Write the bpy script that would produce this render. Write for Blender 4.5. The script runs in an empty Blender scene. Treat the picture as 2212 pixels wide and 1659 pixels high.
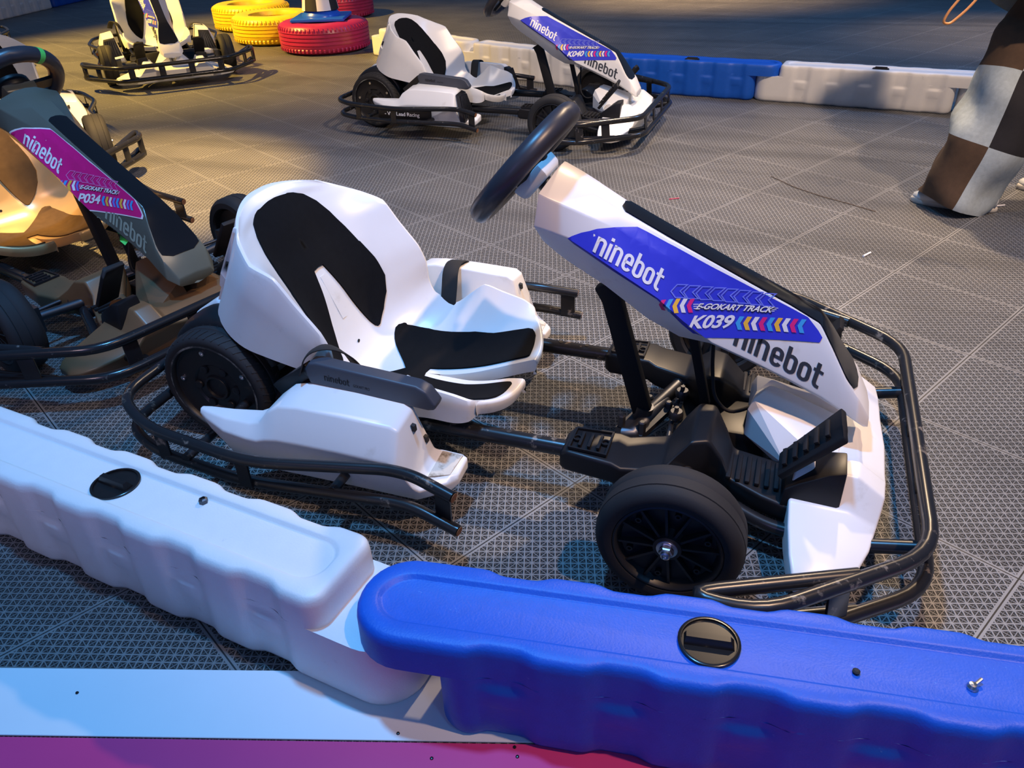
import bpy, bmesh, math, random
from mathutils import Vector, Matrix
random.seed(7)
PI = math.pi
scene = bpy.context.scene
COL = scene.collection

# ------------------------------------------------------------------ camera
cam_d = bpy.data.cameras.new('camera'); cam = bpy.data.objects.new('camera', cam_d); COL.objects.link(cam)
cam_d.sensor_fit = 'HORIZONTAL'; cam_d.sensor_width = 36.0; cam_d.lens = 1682.98 / 2212 * 36.0
cam_d.clip_start = 0.05; cam_d.clip_end = 200
RT = Vector((0.94523641, 0.32509811, -0.02897149)); UP = Vector((-0.15216712, 0.51747352, 0.84206076)); FW = Vector((-0.28874434, 0.79153798, -0.53860406))
M = Matrix(((RT.x, UP.x, -FW.x, 1.24589114), (RT.y, UP.y, -FW.y, -1.51065928), (RT.z, UP.z, -FW.z, 1.15804896), (0, 0, 0, 1)))
cam.matrix_world = M
scene.camera = cam

# ------------------------------------------------------------------ world, exposure, lights
w = bpy.data.worlds.new('world'); scene.world = w; w.use_nodes = True
bg = w.node_tree.nodes['Background']; bg.inputs[0].default_value = (0.075, 0.17, 0.36, 1); bg.inputs[1].default_value = 0.45
scene.view_settings.view_transform = 'Standard'; scene.view_settings.look = 'None'
scene.view_settings.exposure = 0.0; scene.view_settings.gamma = 1.0; scene.view_settings.use_curve_mapping = False

def aim(o, tgt):
    d = Vector(tgt) - o.location
    o.rotation_euler = d.to_track_quat('-Z', 'Y').to_euler()
def spot(name, loc, tgt, power, col, angle=60, blend=.5, size=.08):
    d = bpy.data.lights.new(name, 'SPOT'); d.energy = power; d.color = col; d.spot_size = math.radians(angle); d.spot_blend = blend; d.shadow_soft_size = size
    o = bpy.data.objects.new(name, d); COL.objects.link(o); o.location = loc; aim(o, tgt); return o
def area(name, loc, tgt, power, col, size=1.0):
    d = bpy.data.lights.new(name, 'AREA'); d.energy = power; d.color = col; d.size = size
    o = bpy.data.objects.new(name, d); COL.objects.link(o); o.location = loc; aim(o, tgt); return o
spot('key_spot', (2.7, -.8, 3.7), (1.3, .5, 0), 500, (1.0, .63, .40), 52, .9, .05)
spot('blue_wash', (.35, -.35, 4.2), (0.2, -.25, 0), 640, (.12, .46, 1.0), 84, .8, .12)
spot('blue_side_wash', (3.2, -2.4, 3.8), (0.9, -.1, 0), 60, (.13, .44, 1.0), 70, .8, .3)
spot('blue_far_wash', (3.6, 5.0, 4.6), (1.8, 5.4, 0), 620, (.20, .46, 1.0), 96, .9, .4)
spot('warm_spot_far', (3.0, .2, 4.1), (-.1, 3.1, 0), 900, (1.0, .72, .50), 70, .9, .07)
spot('k040_fill', (-1.0, .9, 4.2), (-.5, 2.9, 0), 260, (1.0, .82, .70), 44, .9, .2)  # added fill that brightens K040, not a lamp of the venue
spot('amber_spot_back', (-5.9, 2.6, 4.2), (-4.0, 4.3, 0), 3700, (1.0, .60, .12), 62, .7, .06)
spot('amber_spot_left', (-.9, 1.9, 3.6), (-1.85, 1.25, 0), 2600, (1.0, .60, .18), 36, .6, .06)
spot('warm_spot_floor', (1.5, 3.6, 3.8), (1.35, 1.6, 0), 1000, (1.0, .72, .46), 62, .95, .08)
spot('warm_spot_track', (3.9, 7.0, 3.6), (3.0, 6.4, 0), 700, (1.0, .66, .34), 46, 1, .1)
spot('warm_spot_track', (-.5, 9.0, 3.6), (-.2, 9.2, 0), 1900, (1.0, .62, .28), 70, 1, .1)
spot('pink_fill', (-.2, -2.8, 2.5), (-1.0, .2, .3), 95, (1.0, .70, .78), 52, .9, .3)
spot('violet_wash', (.6, -3.4, 2.0), (0.7, -0.9, 0.1), 24, (.42, .36, 1.0), 70, .9, .4)

# ------------------------------------------------------------------ materials
MATS = {}
def _nt(name):
    m = bpy.data.materials.new(name); m.use_nodes = True; nt = m.node_tree
    return m, nt, nt.nodes['Principled BSDF']
def mat(name, col, rough=.5, metal=0.0, spec=None, var=0.0, vscale=20, bump=0.0, bscale=200, coat=0.0, dirt=None, dscale=6, dlo=.58, dhi=.72, stretch=None):
    if name in MATS: return MATS[name]
    m, nt, b = _nt(name); N = nt.nodes; L = nt.links
    b.inputs['Base Color'].default_value = (*col, 1); b.inputs['Roughness'].default_value = rough; b.inputs['Metallic'].default_value = metal
    if spec is not None: b.inputs['Specular IOR Level'].default_value = spec
    b.inputs['Coat Weight'].default_value = coat; b.inputs['Coat Roughness'].default_value = .12
    tc = N.new('ShaderNodeTexCoord'); src = tc.outputs['Object']
    if stretch:
        mp = N.new('ShaderNodeMapping'); mp.inputs['Scale'].default_value = stretch; L.new(src, mp.inputs[0]); src2 = mp.outputs[0]
    else: src2 = src
    cur = None
    if var > 0:
        n = N.new('ShaderNodeTexNoise'); n.inputs['Scale'].default_value = vscale; n.inputs['Detail'].default_value = 5; L.new(src, n.inputs['Vector'])
        mx = N.new('ShaderNodeMix'); mx.data_type = 'RGBA'
        mx.inputs[6].default_value = (*[c * (1 - var) for c in col], 1); mx.inputs[7].default_value = (*[min(1, c * (1 + var)) for c in col], 1)
        L.new(n.outputs['Fac'], mx.inputs[0]); cur = mx.outputs[2]
    if dirt:
        n = N.new('ShaderNodeTexNoise'); n.inputs['Scale'].default_value = dscale; n.inputs['Detail'].default_value = 8; n.inputs['Roughness'].default_value = .65; L.new(src2, n.inputs['Vector'])
        mr = N.new('ShaderNodeMapRange'); mr.inputs[1].default_value = dlo; mr.inputs[2].default_value = dhi; L.new(n.outputs['Fac'], mr.inputs[0])
        mx = N.new('ShaderNodeMix'); mx.data_type = 'RGBA'; L.new(mr.outputs[0], mx.inputs[0])
        if cur: L.new(cur, mx.inputs[6])
        else: mx.inputs[6].default_value = (*col, 1)
        mx.inputs[7].default_value = (*dirt, 1); cur = mx.outputs[2]
    if cur: L.new(cur, b.inputs['Base Color'])
    if bump > 0:
        n = N.new('ShaderNodeTexNoise'); n.inputs['Scale'].default_value = bscale; n.inputs['Detail'].default_value = 3; L.new(src, n.inputs['Vector'])
        bp = N.new('ShaderNodeBump'); bp.inputs['Strength'].default_value = bump; bp.inputs['Distance'].default_value = .002; L.new(n.outputs['Fac'], bp.inputs['Height']); L.new(bp.outputs[0], b.inputs['Normal'])
    MATS[name] = m; return m

WHITE = mat('white_gloss_plastic', (.80, .80, .80), .32, var=.03, vscale=14, dirt=(.55, .52, .47), dscale=9, dlo=.62, dhi=.86)
SCUFF = mat('scuffed_white_plastic', (.80, .80, .79), .42, var=.04, vscale=25, dirt=(.30, .26, .20), dscale=14, dlo=.60, dhi=.78, stretch=(1.5, 1.0, 1.0))
GOLD = mat('bronze_plastic', (.50, .33, .15), .30, metal=.25, var=.08, vscale=10)
GOLDPAD = mat('brown_pad', (.085, .050, .022), .9, spec=.15, var=.25, vscale=40)
OLIVE = mat('dark_olive_plastic', (.105, .112, .090), .28, metal=.05, var=.1, vscale=10)
BROWN = mat('dark_bronze_plastic', (.15, .085, .040), .40, metal=.1, var=.15, vscale=12)
FOAM = mat('black_foam', (.0065, .0070, .0085), .95, spec=.12, var=.2, vscale=60, bump=.15, bscale=500)
TUBE = mat('black_painted_tube', (.012, .012, .014), .22, var=.2, vscale=30, dirt=(.16, .15, .14), dscale=30, dlo=.64, dhi=.72)
WORN = mat('worn_black_tube', (.014, .014, .016), .28, var=.2, vscale=30, dirt=(.20, .17, .14), dscale=24, dlo=.60, dhi=.68)
RUBBER = mat('tyre_rubber', (.019, .019, .021), .72, spec=.3, var=.35, vscale=8, bump=.1, bscale=300)
RIMM = mat('black_rim_plastic', (.010, .010, .012), .42, var=.2, vscale=30, dirt=(.06, .045, .03), dscale=18, dlo=.62, dhi=.75)
PLAST = mat('black_plastic', (.010, .010, .012), .40, spec=.35, var=.2, vscale=20)
MATTE = mat('matte_black_plastic', (.011, .011, .013), .6, spec=.25, var=.2, vscale=30, bump=.1, bscale=500)
GREYB = mat('charcoal_bar_plastic', (.050, .056, .075), .45, var=.05, vscale=20, bump=.12, bscale=900)
WHEELG = mat('steering_grip', (.030, .030, .040), .36, var=.15, vscale=20, bump=.06, bscale=900)
GLOSSB = mat('gloss_black_strip', (.008, .008, .010), .12)
STEEL = mat('bright_steel', (.62, .62, .64), .28, metal=1)
CHROME = mat('chrome', (.8, .8, .82), .15, metal=1)
RUST = mat('rusty_inside', (.20, .08, .03), .8, var=.4, vscale=60)
STRAPM = mat('black_webbing', (.012, .012, .013), .85, bump=.2, bscale=700)
GREEN = mat('green_tape', (.10, .62, .12), .5)
DIRTY = mat('grimy_white_plastic', (.62, .58, .50), .55, var=.1, vscale=30, dirt=(.22, .18, .12), dscale=34, dlo=.50, dhi=.66)
S_BLUE = mat('decal_blue', (.035, .045, .62), .35); S_BLUE_SHADE = mat('decal_shaded_blue', (.012, .02, .40), .35); S_LINE = mat('decal_line_blue', (.16, .20, .78), .35)
S_MAG = mat('decal_magenta', (.66, .010, .20), .3); S_MAG_SHADE = mat('decal_shaded_magenta', (.34, .012, .18), .3); S_MLINE = mat('decal_line_pink', (.70, .16, .48), .3)
S_WHITE = mat('decal_white', (.80, .80, .84), .4); S_PINK = mat('decal_pink', (.72, .02, .22), .4); S_CYAN = mat('decal_cyan', (.05, .36, .80), .4); S_YEL = mat('decal_yellow', (.85, .50, .06), .4); S_BLACK = mat('decal_black', (.012, .012, .03), .4)
S_DARK = mat('letter_charcoal', (.030, .034, .045), .5); S_GREY = mat('letter_pale_green_grey', (.26, .30, .24), .5)
B_WHITE = mat('white_barrier_plastic', (.78, .78, .78), .45, var=.04, vscale=30, bump=.18, bscale=260, dirt=(.36, .35, .33), dscale=20, dlo=.66, dhi=.86)
B_BLUE = mat('blue_barrier_plastic', (.004, .095, .56), .48, var=.10, vscale=60, bump=.22, bscale=260, dirt=(.07, .22, .66), dscale=90, dlo=.66, dhi=.74)
CAPM = mat('black_cap_plastic', (.012, .010, .010), .22, var=.3, vscale=20)
T_RED = mat('red_painted_tyre', (.40, .018, .085), .35, var=.15, vscale=18, bump=.2, bscale=80)
T_YEL = mat('yellow_painted_tyre', (.86, .58, .012), .40, var=.10, vscale=18, bump=.2, bscale=80)
CONE = mat('blue_cone_plastic', (.014, .10, .66), .28)
PANW = mat('white_floor_panel', (.74, .77, .80), .38, var=.03, vscale=8, dirt=(.40, .38, .36), dscale=26, dlo=.70, dhi=.84)
PANP = mat('pink_floor_panel', (.62, .045, .20), .34, var=.05, vscale=8)
DENIM = mat('pale_denim', (.37, .43, .45), .9, var=.22, vscale=70, bump=.3, bscale=500, dirt=(.33, .38, .40), dscale=24, dlo=.5, dhi=.7)
BROWND = mat('brown_corduroy', (.070, .040, .022), .9, var=.30, vscale=40, bump=.3, bscale=400)
DARKD = mat('black_denim', (.012, .011, .014), .9, var=.2, vscale=60, bump=.3, bscale=500)
SKIN = mat('skin', (.62, .40, .30), .55, var=.05, vscale=20)
SHOE = mat('pale_sneaker', (.58, .60, .60), .55, var=.08, vscale=30)
SOLE = mat('sneaker_sole', (.55, .52, .46), .6)
HAIR = mat('dark_hair', (.02, .014, .012), .6, var=.3, vscale=80)
CORD = mat('tan_cord', (.62, .28, .10), .5)
GALV = mat('dull_steel', (.10, .105, .12), .42, metal=.9, var=.2, vscale=40)
RINGM = mat('worn_rim_edge', (.02, .02, .022), .5, dirt=(.17, .18, .17), dscale=40, dlo=.45, dhi=.6)
INDEN = mat('dark_recess', (.02, .02, .022), .8)

# ------------------------------------------------------------------ mesh helpers
class MB:
    def __init__(s): s.v = []; s.f = []; s.m = []; s.mats = []; s.cm = 0
    def use(s, m):
        if m not in s.mats: s.mats.append(m)
        s.cm = s.mats.index(m); return s
    def add(s, vs, fs):
        o = len(s.v); s.v += [tuple(v) for v in vs]
        for f in fs: s.f.append(tuple(i + o for i in f)); s.m.append(s.cm)
    def loft(s, rings, closed=True, cap0=True, cap1=True, loop=False):
        n = len(rings[0]); vs = [p for r in rings for p in r]; fs = []
        k = len(rings); 
        for i in range(k if loop else k - 1):
            a = i * n; b = ((i + 1) % k) * n
            for j in range(n if closed else n - 1):
                j2 = (j + 1) % n; fs.append((a + j, a + j2, b + j2, b + j))
        if closed and not loop:
            if cap0: fs.append(tuple(range(n - 1, -1, -1)))
            if cap1: fs.append(tuple((k - 1) * n + j for j in range(n)))
        s.add(vs, fs)
    def tube(s, path, r, n=14, fil=0.0, closed=False, cap=True):
        P = fillet(path, fil, closed) if fil > 0 else [Vector(p) for p in path]
        k = len(P); rings = []; prev = None
        for i in range(k):
            if closed: t = (P[(i + 1) % k] - P[i - 1])
            else: t = (P[min(i + 1, k - 1)] - P[max(i - 1, 0)])
            t.normalize()
            if prev is None:
                u = Vector((0, 0, 1)) if abs(t.z) < .9 else Vector((1, 0, 0)); u = (u - t * u.dot(t)).normalized()
            else: u = (prev - t * prev.dot(t)).normalized()
            prev = u; wv = t.cross(u)
            rr = r(i / (k - 1)) if callable(r) else r
            rings.append([P[i] + (u * math.cos(2 * PI * j / n) + wv * math.sin(2 * PI * j / n)) * rr for j in range(n)])
        s.loft(rings, True, cap, cap, loop=closed)
    def flat(s, path, a, b, up=(0, 0, 1), fil=0):       # rectangular bar swept along a path
        P = fillet(path, fil) if fil > 0 else [Vector(p) for p in path]; k = len(P); rings = []
        for i in range(k):
            t = (P[min(i + 1, k - 1)] - P[max(i - 1, 0)]).normalized(); u = Vector(up); u = (u - t * u.dot(t)).normalized(); wv = t.cross(u)
            rings.append([P[i] + u * (b / 2) * sb + wv * (a / 2) * sa for sa, sb in ((-1, -1), (1, -1), (1, 1), (-1, 1))])
        s.loft(rings)
    def lathe(s, prof, c, axis='z', n=40, sy=1):
        c = Vector(c); rings = []
        for r, h in prof:
            ring = []
            for j in range(n):
                a = 2 * PI * j / n
                if axis == 'z': ring.append(c + Vector((r * math.cos(a), r * math.sin(a), h)))
                else: ring.append(c + Vector((r * math.cos(a), h * sy, r * math.sin(a))))
            rings.append(ring)
        s.loft(rings, True, False, False)
    def box(s, x0, x1, y0, y1, z0, z1):
        s.add([(x0, y0, z0), (x1, y0, z0), (x1, y1, z0), (x0, y1, z0), (x0, y0, z1), (x1, y0, z1), (x1, y1, z1), (x0, y1, z1)],
              [(3, 2, 1, 0), (4, 5, 6, 7), (0, 1, 5, 4), (1, 2, 6, 5), (2, 3, 7, 6), (3, 0, 4, 7)])
    def hexa(s, b, t):                                   # 4 bottom points, 4 top points
        s.add(list(b) + list(t), [(3, 2, 1, 0), (4, 5, 6, 7), (0, 1, 5, 4), (1, 2, 6, 5), (2, 3, 7, 6), (3, 0, 4, 7)])
    def poly(s, pts): s.add(pts, [tuple(range(len(pts)))])
    def mesh(s, name, default, smooth=35, bevel=0, seg=2, sub=0, doubles=True, solid=0, flip=False):
        me = bpy.data.meshes.new(name); me.from_pydata(s.v, [], s.f)
        mats = s.mats if s.mats else [default]
        for m in mats: me.materials.append(m)
        me.polygons.foreach_set('material_index', s.m)
        bm = bmesh.new(); bm.from_mesh(me)
        if doubles: bmesh.ops.remove_doubles(bm, verts=bm.verts, dist=1e-5)
        bmesh.ops.recalc_face_normals(bm, faces=bm.faces)
        if flip: bmesh.ops.reverse_faces(bm, faces=bm.faces)
        if solid:
            bmesh.ops.solidify(bm, geom=list(bm.faces), thickness=solid)
        if bevel:
            es = [e for e in bm.edges if len(e.link_faces) == 2 and e.calc_face_angle(0) > math.radians(28)]
            bmesh.ops.bevel(bm, geom=es, offset=bevel, segments=seg, profile=.6, affect='EDGES', clamp_overlap=True)
        bm.to_mesh(me); bm.free()
        me.shade_smooth(); me.set_sharp_from_angle(angle=math.radians(smooth))
        return me

def fillet(path, r, closed=False, n=5):
    P = [Vector(p) for p in path]; out = []; k = len(P)
    for i in range(k):
        if not closed and i in (0, k - 1): out.append(P[i]); continue
        a, b, c = P[i - 1], P[i], P[(i + 1) % k]
        d1 = (a - b); d2 = (c - b); l = min(r, d1.length * .48, d2.length * .48)
        p1 = b + d1.normalized() * l; p2 = b + d2.normalized() * l
        for q in range(n + 1):
            t = q / n; out.append(p1 * (1 - t) ** 2 + b * 2 * t * (1 - t) + p2 * t ** 2)
    return out
def link(name, me, parent=None, label=None):
    o = bpy.data.objects.new(name, me); COL.objects.link(o)
    if parent: o.parent = parent
    if label: o['label'] = label
    return o
def tag(o, label, cat, group=None, kind=None):
    if label: o['label'] = label
    if cat: o['category'] = cat
    if group: o['group'] = group
    if kind: o['kind'] = kind
    return o
def empty(name, loc, rz=0):
    o = bpy.data.objects.new(name, None); COL.objects.link(o); o.location = loc; o.rotation_euler = (0, 0, rz); o.empty_display_size = .1; return o
def lerp(a, b, t): return a + (b - a) * t
def interp(tab, x):
    if x <= tab[0][0]: return tab[0][1:]
    for p, q in zip(tab, tab[1:]):
        if x <= q[0]:
            t = (x - p[0]) / (q[0] - p[0]); return tuple(lerp(a, b, t) for a, b in zip(p[1:], q[1:]))
    return tab[-1][1:]
def ss(t): t = max(0, min(1, t)); return t * t * (3 - 2 * t)

# ------------------------------------------------------------------ lettering: closed outlines in a unit box
def stroke(pts, wd, closed=False):
    """ribbon polygons (list of quads) around a 2-D polyline with mitred joints"""
    P = [Vector(p) for p in pts]; n = len(P); L = []; R = []
    for i in range(n):
        if closed: a, b, c = P[i - 1], P[i], P[(i + 1) % n]
        else: a, b, c = P[max(i - 1, 0)], P[i], P[min(i + 1, n - 1)]
        d1 = (b - a).normalized() if (b - a).length > 1e-9 else (c - b).normalized()
        d2 = (c - b).normalized() if (c - b).length > 1e-9 else d1
        n1 = Vector((-d1.y, d1.x)); n2 = Vector((-d2.y, d2.x)); m = (n1 + n2)
        m = n1 if m.length < 1e-6 else m.normalized(); s = wd / 2 / max(.4, m.dot(n1))
        L.append(b + m * s); R.append(b - m * s)
    q = []
    for i in range(n if closed else n - 1):
        j = (i + 1) % n; q.append([L[i], L[j], R[j], R[i]])
    return q
def arc(cx, cy, rx, ry, a0, a1, n=8): return [(cx + rx * math.cos(math.radians(lerp(a0, a1, i / n))), cy + ry * math.sin(math.radians(lerp(a0, a1, i / n)))) for i in range(n + 1)]
def logo_word():
    """condensed rounded lower-case wordmark; x-height 1, returns quads and total width"""
    W = .17; q = []; x = 0
    def N(x): return stroke([(x + W / 2, 0), (x + W / 2, .92)], W) + stroke([(x + W / 2, .92)] + arc(x + .27, .72, .185, .2, 180, 0)[1:] + [(x + .455, 0)], W) + [[Vector((x, .9)), Vector((x, 1.0)), Vector((x + W, 1.0)), Vector((x + W, .9))]]
    def I(x): return stroke([(x + W / 2, 0), (x + W / 2, .93)], W) + stroke([(x + W / 2, 1.08), (x + W / 2, 1.26)], W)
    def E(x): return stroke([(x + .10, .50), (x + .44, .50), (x + .44, .70)] + arc(x + .265, .72, .175, .2, 0, 180)[1:] + [(x + .09, .28)] + arc(x + .265, .27, .175, .19, 180, 345)[1:], W)
    def O(x): return stroke(arc(x + .265, .72, .18, .2, 0, 180) + arc(x + .265, .27, .18, .19, 180, 360), W, True)
    def Bb(x): return O(x) + stroke([(x + W / 2, .3), (x + W / 2, 1.36)], W)
    def T(x): return stroke([(x + .17, 1.32), (x + .17, .28)] + arc(x + .33, .27, .16, .19, 180, 270)[1:] + [(x + .40, .08)], W) + stroke([(x, .90), (x + .42, .90)], W * .9)
    for fn, adv in ((N, .64), (I, .27), (N, .64), (E, .60), (Bb, .60), (O, .58), (T, .44)):
        q += fn(x); x += adv
    return q, x
LOGO, LOGO_W = logo_word()
def font_tris(text, bold=.02, shear=.25):
    cu = bpy.data.curves.new('txt', 'FONT'); cu.body = text; cu.offset = bold; cu.shear = shear; cu.resolution_u = 3; cu.space_character = .95
    o = bpy.data.objects.new('txt', cu); COL.objects.link(o)
    dg = bpy.context.evaluated_depsgraph_get(); me = o.evaluated_get(dg).to_mesh()
    vs = [Vector((v.co.x, v.co.y)) for v in me.vertices]; fs = [[vs[i] for i in p.vertices] for p in me.polygons]
    x0 = min(v.x for v in vs); x1 = max(v.x for v in vs); y0 = min(v.y for v in vs); y1 = max(v.y for v in vs)
    o.evaluated_get(dg).to_mesh_clear(); bpy.data.objects.remove(o); bpy.data.curves.remove(cu)
    return [[Vector(((v.x - x0) / (x1 - x0), (v.y - y0) / (y1 - y0))) for v in f] for f in fs]
FONTC = {}
def ftext(t, bold=.02, shear=.25):
    k = (t, bold, shear)
    if k not in FONTC: FONTC[k] = font_tris(*k)
    return FONTC[k]
def affine(q, BL, BR, TL, w=1.0):
    BL, BR, TL = Vector(BL), Vector(BR), Vector(TL); a = (BR - BL) / w; b = TL - BL
    return [[BL + a * p.x + b * p.y for p in f] for f in q]

# ------------------------------------------------------------------ floor
def floor_material():
    m, nt, b = _nt('interlocking_floor_tiles'); N = nt.nodes; L = nt.links
    tc = N.new('ShaderNodeTexCoord')
    mp = N.new('ShaderNodeMapping'); mp.inputs['Rotation'].default_value = (0, 0, math.radians(28.3)); mp.inputs['Location'].default_value = (0.72777, -3.48060, 0)
    L.new(tc.outputs['Object'], mp.inputs[0])
    sx = N.new('ShaderNodeSeparateXYZ'); L.new(mp.outputs[0], sx.inputs[0])
    def mth(op, a, b_=None, c=None):
        n = N.new('ShaderNodeMath'); n.operation = op
        for i, v in enumerate((a, b_, c)):
            if v is None: continue
            if isinstance(v, (int, float)): n.inputs[i].default_value = v
            else: L.new(v, n.inputs[i])
        return n.outputs[0]
    def absc(v): return mth('ABSOLUTE', mth('SUBTRACT', v, .5))
    X = mth('DIVIDE', sx.outputs[0], .4); Y = mth('DIVIDE', sx.outputs[1], .4)
    ax = absc(mth('FRACT', X)); ay = absc(mth('FRACT', Y))
    edge = mth('MAXIMUM', ax, ay)
    seam = mth('GREATER_THAN', edge, .4965); rim = mth('GREATER_THAN', edge, .484)
    cx_ = mth('MULTIPLY', mth('ADD', X, Y), 18); cy_ = mth('MULTIPLY', mth('SUBTRACT', X, Y), 18)
    u = mth('FRACT', cx_); v = mth('FRACT', cy_)
    def soft(d, wd): # 1 inside bar
        mr = N.new('ShaderNodeMapRange'); mr.inputs[1].default_value = wd + .05; mr.inputs[2].default_value = wd - .05; L.new(d, mr.inputs[0]); return mr.outputs[0]
    bu = soft(mth('SUBTRACT', .5, absc(u)), .13); bv = soft(mth('SUBTRACT', .5, absc(v)), .13)
    par = mth('MODULO', mth('ABSOLUTE', mth('ADD', mth('FLOOR', cx_), mth('FLOOR', cy_))), 2)
    d1 = mth('ABSOLUTE', mth('SUBTRACT', u, v)); d2 = mth('ABSOLUTE', mth('SUBTRACT', mth('ADD', u, v), 1))
    dg = mth('ADD', mth('MULTIPLY', d1, mth('LESS_THAN', par, .5)), mth('MULTIPLY', d2, mth('GREATER_THAN', par, .5)))
    bd = soft(dg, .12)
    dg2 = mth('ADD', mth('MULTIPLY', d2, mth('LESS_THAN', par, .5)), mth('MULTIPLY', d1, mth('GREATER_THAN', par, .5)))
    low = mth('MULTIPLY', soft(dg2, .12), .30)
    solid = mth('MAXIMUM', mth('MAXIMUM', mth('MAXIMUM', bu, bv), mth('MAXIMUM', mth('MULTIPLY', bd, .85), rim)), low)
    solid = mth('MULTIPLY', solid, mth('SUBTRACT', 1, seam))
    # dust and scuffs on the ribs
    n1 = N.new('ShaderNodeTexNoise'); n1.inputs['Scale'].default_value = 1.6; n1.inputs['Detail'].default_value = 6; L.new(tc.outputs['Object'], n1.inputs['Vector'])
    n2 = N.new('ShaderNodeTexNoise'); n2.inputs['Scale'].default_value = 26; n2.inputs['Detail'].default_value = 6; n2.inputs['Roughness'].default_value = .7; L.new(tc.outputs['Object'], n2.inputs['Vector'])
    cr = N.new('ShaderNodeValToRGB'); cr.color_ramp.elements[0].color = (.155, .157, .162, 1); cr.color_ramp.elements[1].color = (.26, .258, .254, 1); cr.color_ramp.elements[0].position = .3; cr.color_ramp.elements[1].position = .7; L.new(n1.outputs['Fac'], cr.inputs[0])
    mr = N.new('ShaderNodeMapRange'); mr.inputs[1].default_value = .70; mr.inputs[2].default_value = .80; L.new(n2.outputs['Fac'], mr.inputs[0])
    mx = N.new('ShaderNodeMix'); mx.data_type = 'RGBA'; L.new(mr.outputs[0], mx.inputs[0]); L.new(cr.outputs[0], mx.inputs[6]); mx.inputs[7].default_value = (.62, .62, .62, 1)
    # black tyre marks along the track
    wv = N.new('ShaderNodeMapping'); wv.inputs['Rotation'].default_value = (0, 0, .12); wv.inputs['Scale'].default_value = (.16, 3.2, 1); L.new(tc.outputs['Object'], wv.inputs[0])
    n3 = N.new('ShaderNodeTexNoise'); n3.inputs['Scale'].default_value = 1.5; n3.inputs['Detail'].default_value = 7; L.new(wv.outputs[0], n3.inputs['Vector'])
    mr3 = N.new('ShaderNodeMapRange'); mr3.inputs[1].default_value = .50; mr3.inputs[2].default_value = .66; mr3.inputs[4].default_value = .42; L.new(n3.outputs['Fac'], mr3.inputs[0])
    mx3 = N.new('ShaderNodeMix'); mx3.data_type = 'RGBA'; L.new(mr3.outputs[0], mx3.inputs[0]); L.new(mx.outputs[2], mx3.inputs[6]); mx3.inputs[7].default_value = (.07, .07, .07, 1)
    mx2 = N.new('ShaderNodeMix'); mx2.data_type = 'RGBA'; L.new(solid, mx2.inputs[0]); mx2.inputs[6].default_value = (.012, .012, .013, 1); L.new(mx3.outputs[2], mx2.inputs[7])
    L.new(mx2.outputs[2], b.inputs['Base Color']); b.inputs['Roughness'].default_value = .45
    bp = N.new('ShaderNodeBump'); bp.inputs['Strength'].default_value = .8; bp.inputs['Distance'].default_value = .006; L.new(solid, bp.inputs['Height']); L.new(bp.outputs[0], b.inputs['Normal'])
    return m
mb = MB(); mb.add([(-16, -8, 0), (16, -8, 0), (16, 26, 0), (-16, 26, 0)], [(0, 1, 2, 3)])
tag(link('floor', mb.mesh('floor', floor_material())), None, None, kind='structure')
# painted board strip in front of the barriers, set on the tiles, running 17 degrees off the kart
def strip(name, pts, m, z, lab, cat):
    mb = MB(); n = len(pts); mb.add([(x, y, .0005) for x, y in pts] + [(x, y, z) for x, y in pts], [tuple(range(n)), tuple(range(n, 2 * n))] + [(i, (i + 1) % n, n + (i + 1) % n, n + i) for i in range(n)])
    return tag(link(name, mb.mesh(name, m, bevel=.0008, seg=1)), lab, cat)
def along(a, d): return (0.05 + .956 * a + .293 * d, -.967 + .293 * a - .956 * d)
strip('floor_board', [along(-1.2, 0), along(3.2, 0), along(3.2, .130), along(-1.2, .130)], PANW, .004, 'white painted floor board lying in front of the barriers', 'floor board')
strip('floor_board', [along(-1.2, .133), along(3.2, .133), along(3.2, 1.6), along(-1.2, 1.6)], PANP, .004, 'pink painted floor board beside the white board', 'floor board')
k = 0
for a, d in ((.17, .05), (.02, .128), (.74, .118), (.93, .139), (.935, .155), (.80, .16)):
    x, y = along(a, d); mb = MB(); mb.lathe([(.0001, .0065), (.0022, .006), (.003, .0045), (.003, .0042), (.0001, .0042)], (x, y, 0), n=12)
    tag(link('black_screw', mb.mesh('black_screw', CAPM)), 'small black screw head sunk in the painted floor boards', 'screw', 'screws in the floor boards')

# ------------------------------------------------------------------ kart geometry (kart frame: x forward from rear axle, y left, z up)
PAN = [((.815, .678, .032), (.799, .652, .100), (.790, .585, .106), (.80, .545, .078)), ((.855, .659, .032), (.840, .632, .092), (.826, .575, .101), (.825, .52, .07)),
       ((.895, .637, .032), (.886, .608, .076), (.862, .563, .097), (.85, .50, .065)),
       ((.95, .607, .030), (.946, .578, .054), (.95, .51, .093), (.93, .45, .057)), ((1.05, .557, .030), (1.049, .528, .047), (1.045, .452, .087), (1.02, .385, .053)),
       ((1.14, .515, .030), (1.13, .483, .046), (1.10, .405, .083), (1.09, .352, .053)), ((1.22, .477, .030), (1.202, .443, .044), (1.16, .362, .078), (1.155, .347, .055)),
       ((1.30, .44, .030), (1.284, .408, .042), (1.24, .33, .073), (1.235, .318, .055)), ((1.36, .41, .033), (1.349, .379, .045), (1.32, .298, .073), (1.315, .286, .055)),
       ((1.39, .367, .050), (1.389, .338, .058), (1.385, .27, .075), (1.38, .258, .058)), ((1.425, .312, .066), (1.426, .293, .070), (1.43, .247, .08), (1.428, .236, .063)),
       ((1.455, .276, .070), (1.457, .262, .074), (1.462, .226, .08), (1.458, .217, .063)), ((1.485, .225, .055), (1.486, .219, .056), (1.488, .205, .06), (1.48, .197, .05))]
PTRI = []
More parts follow.
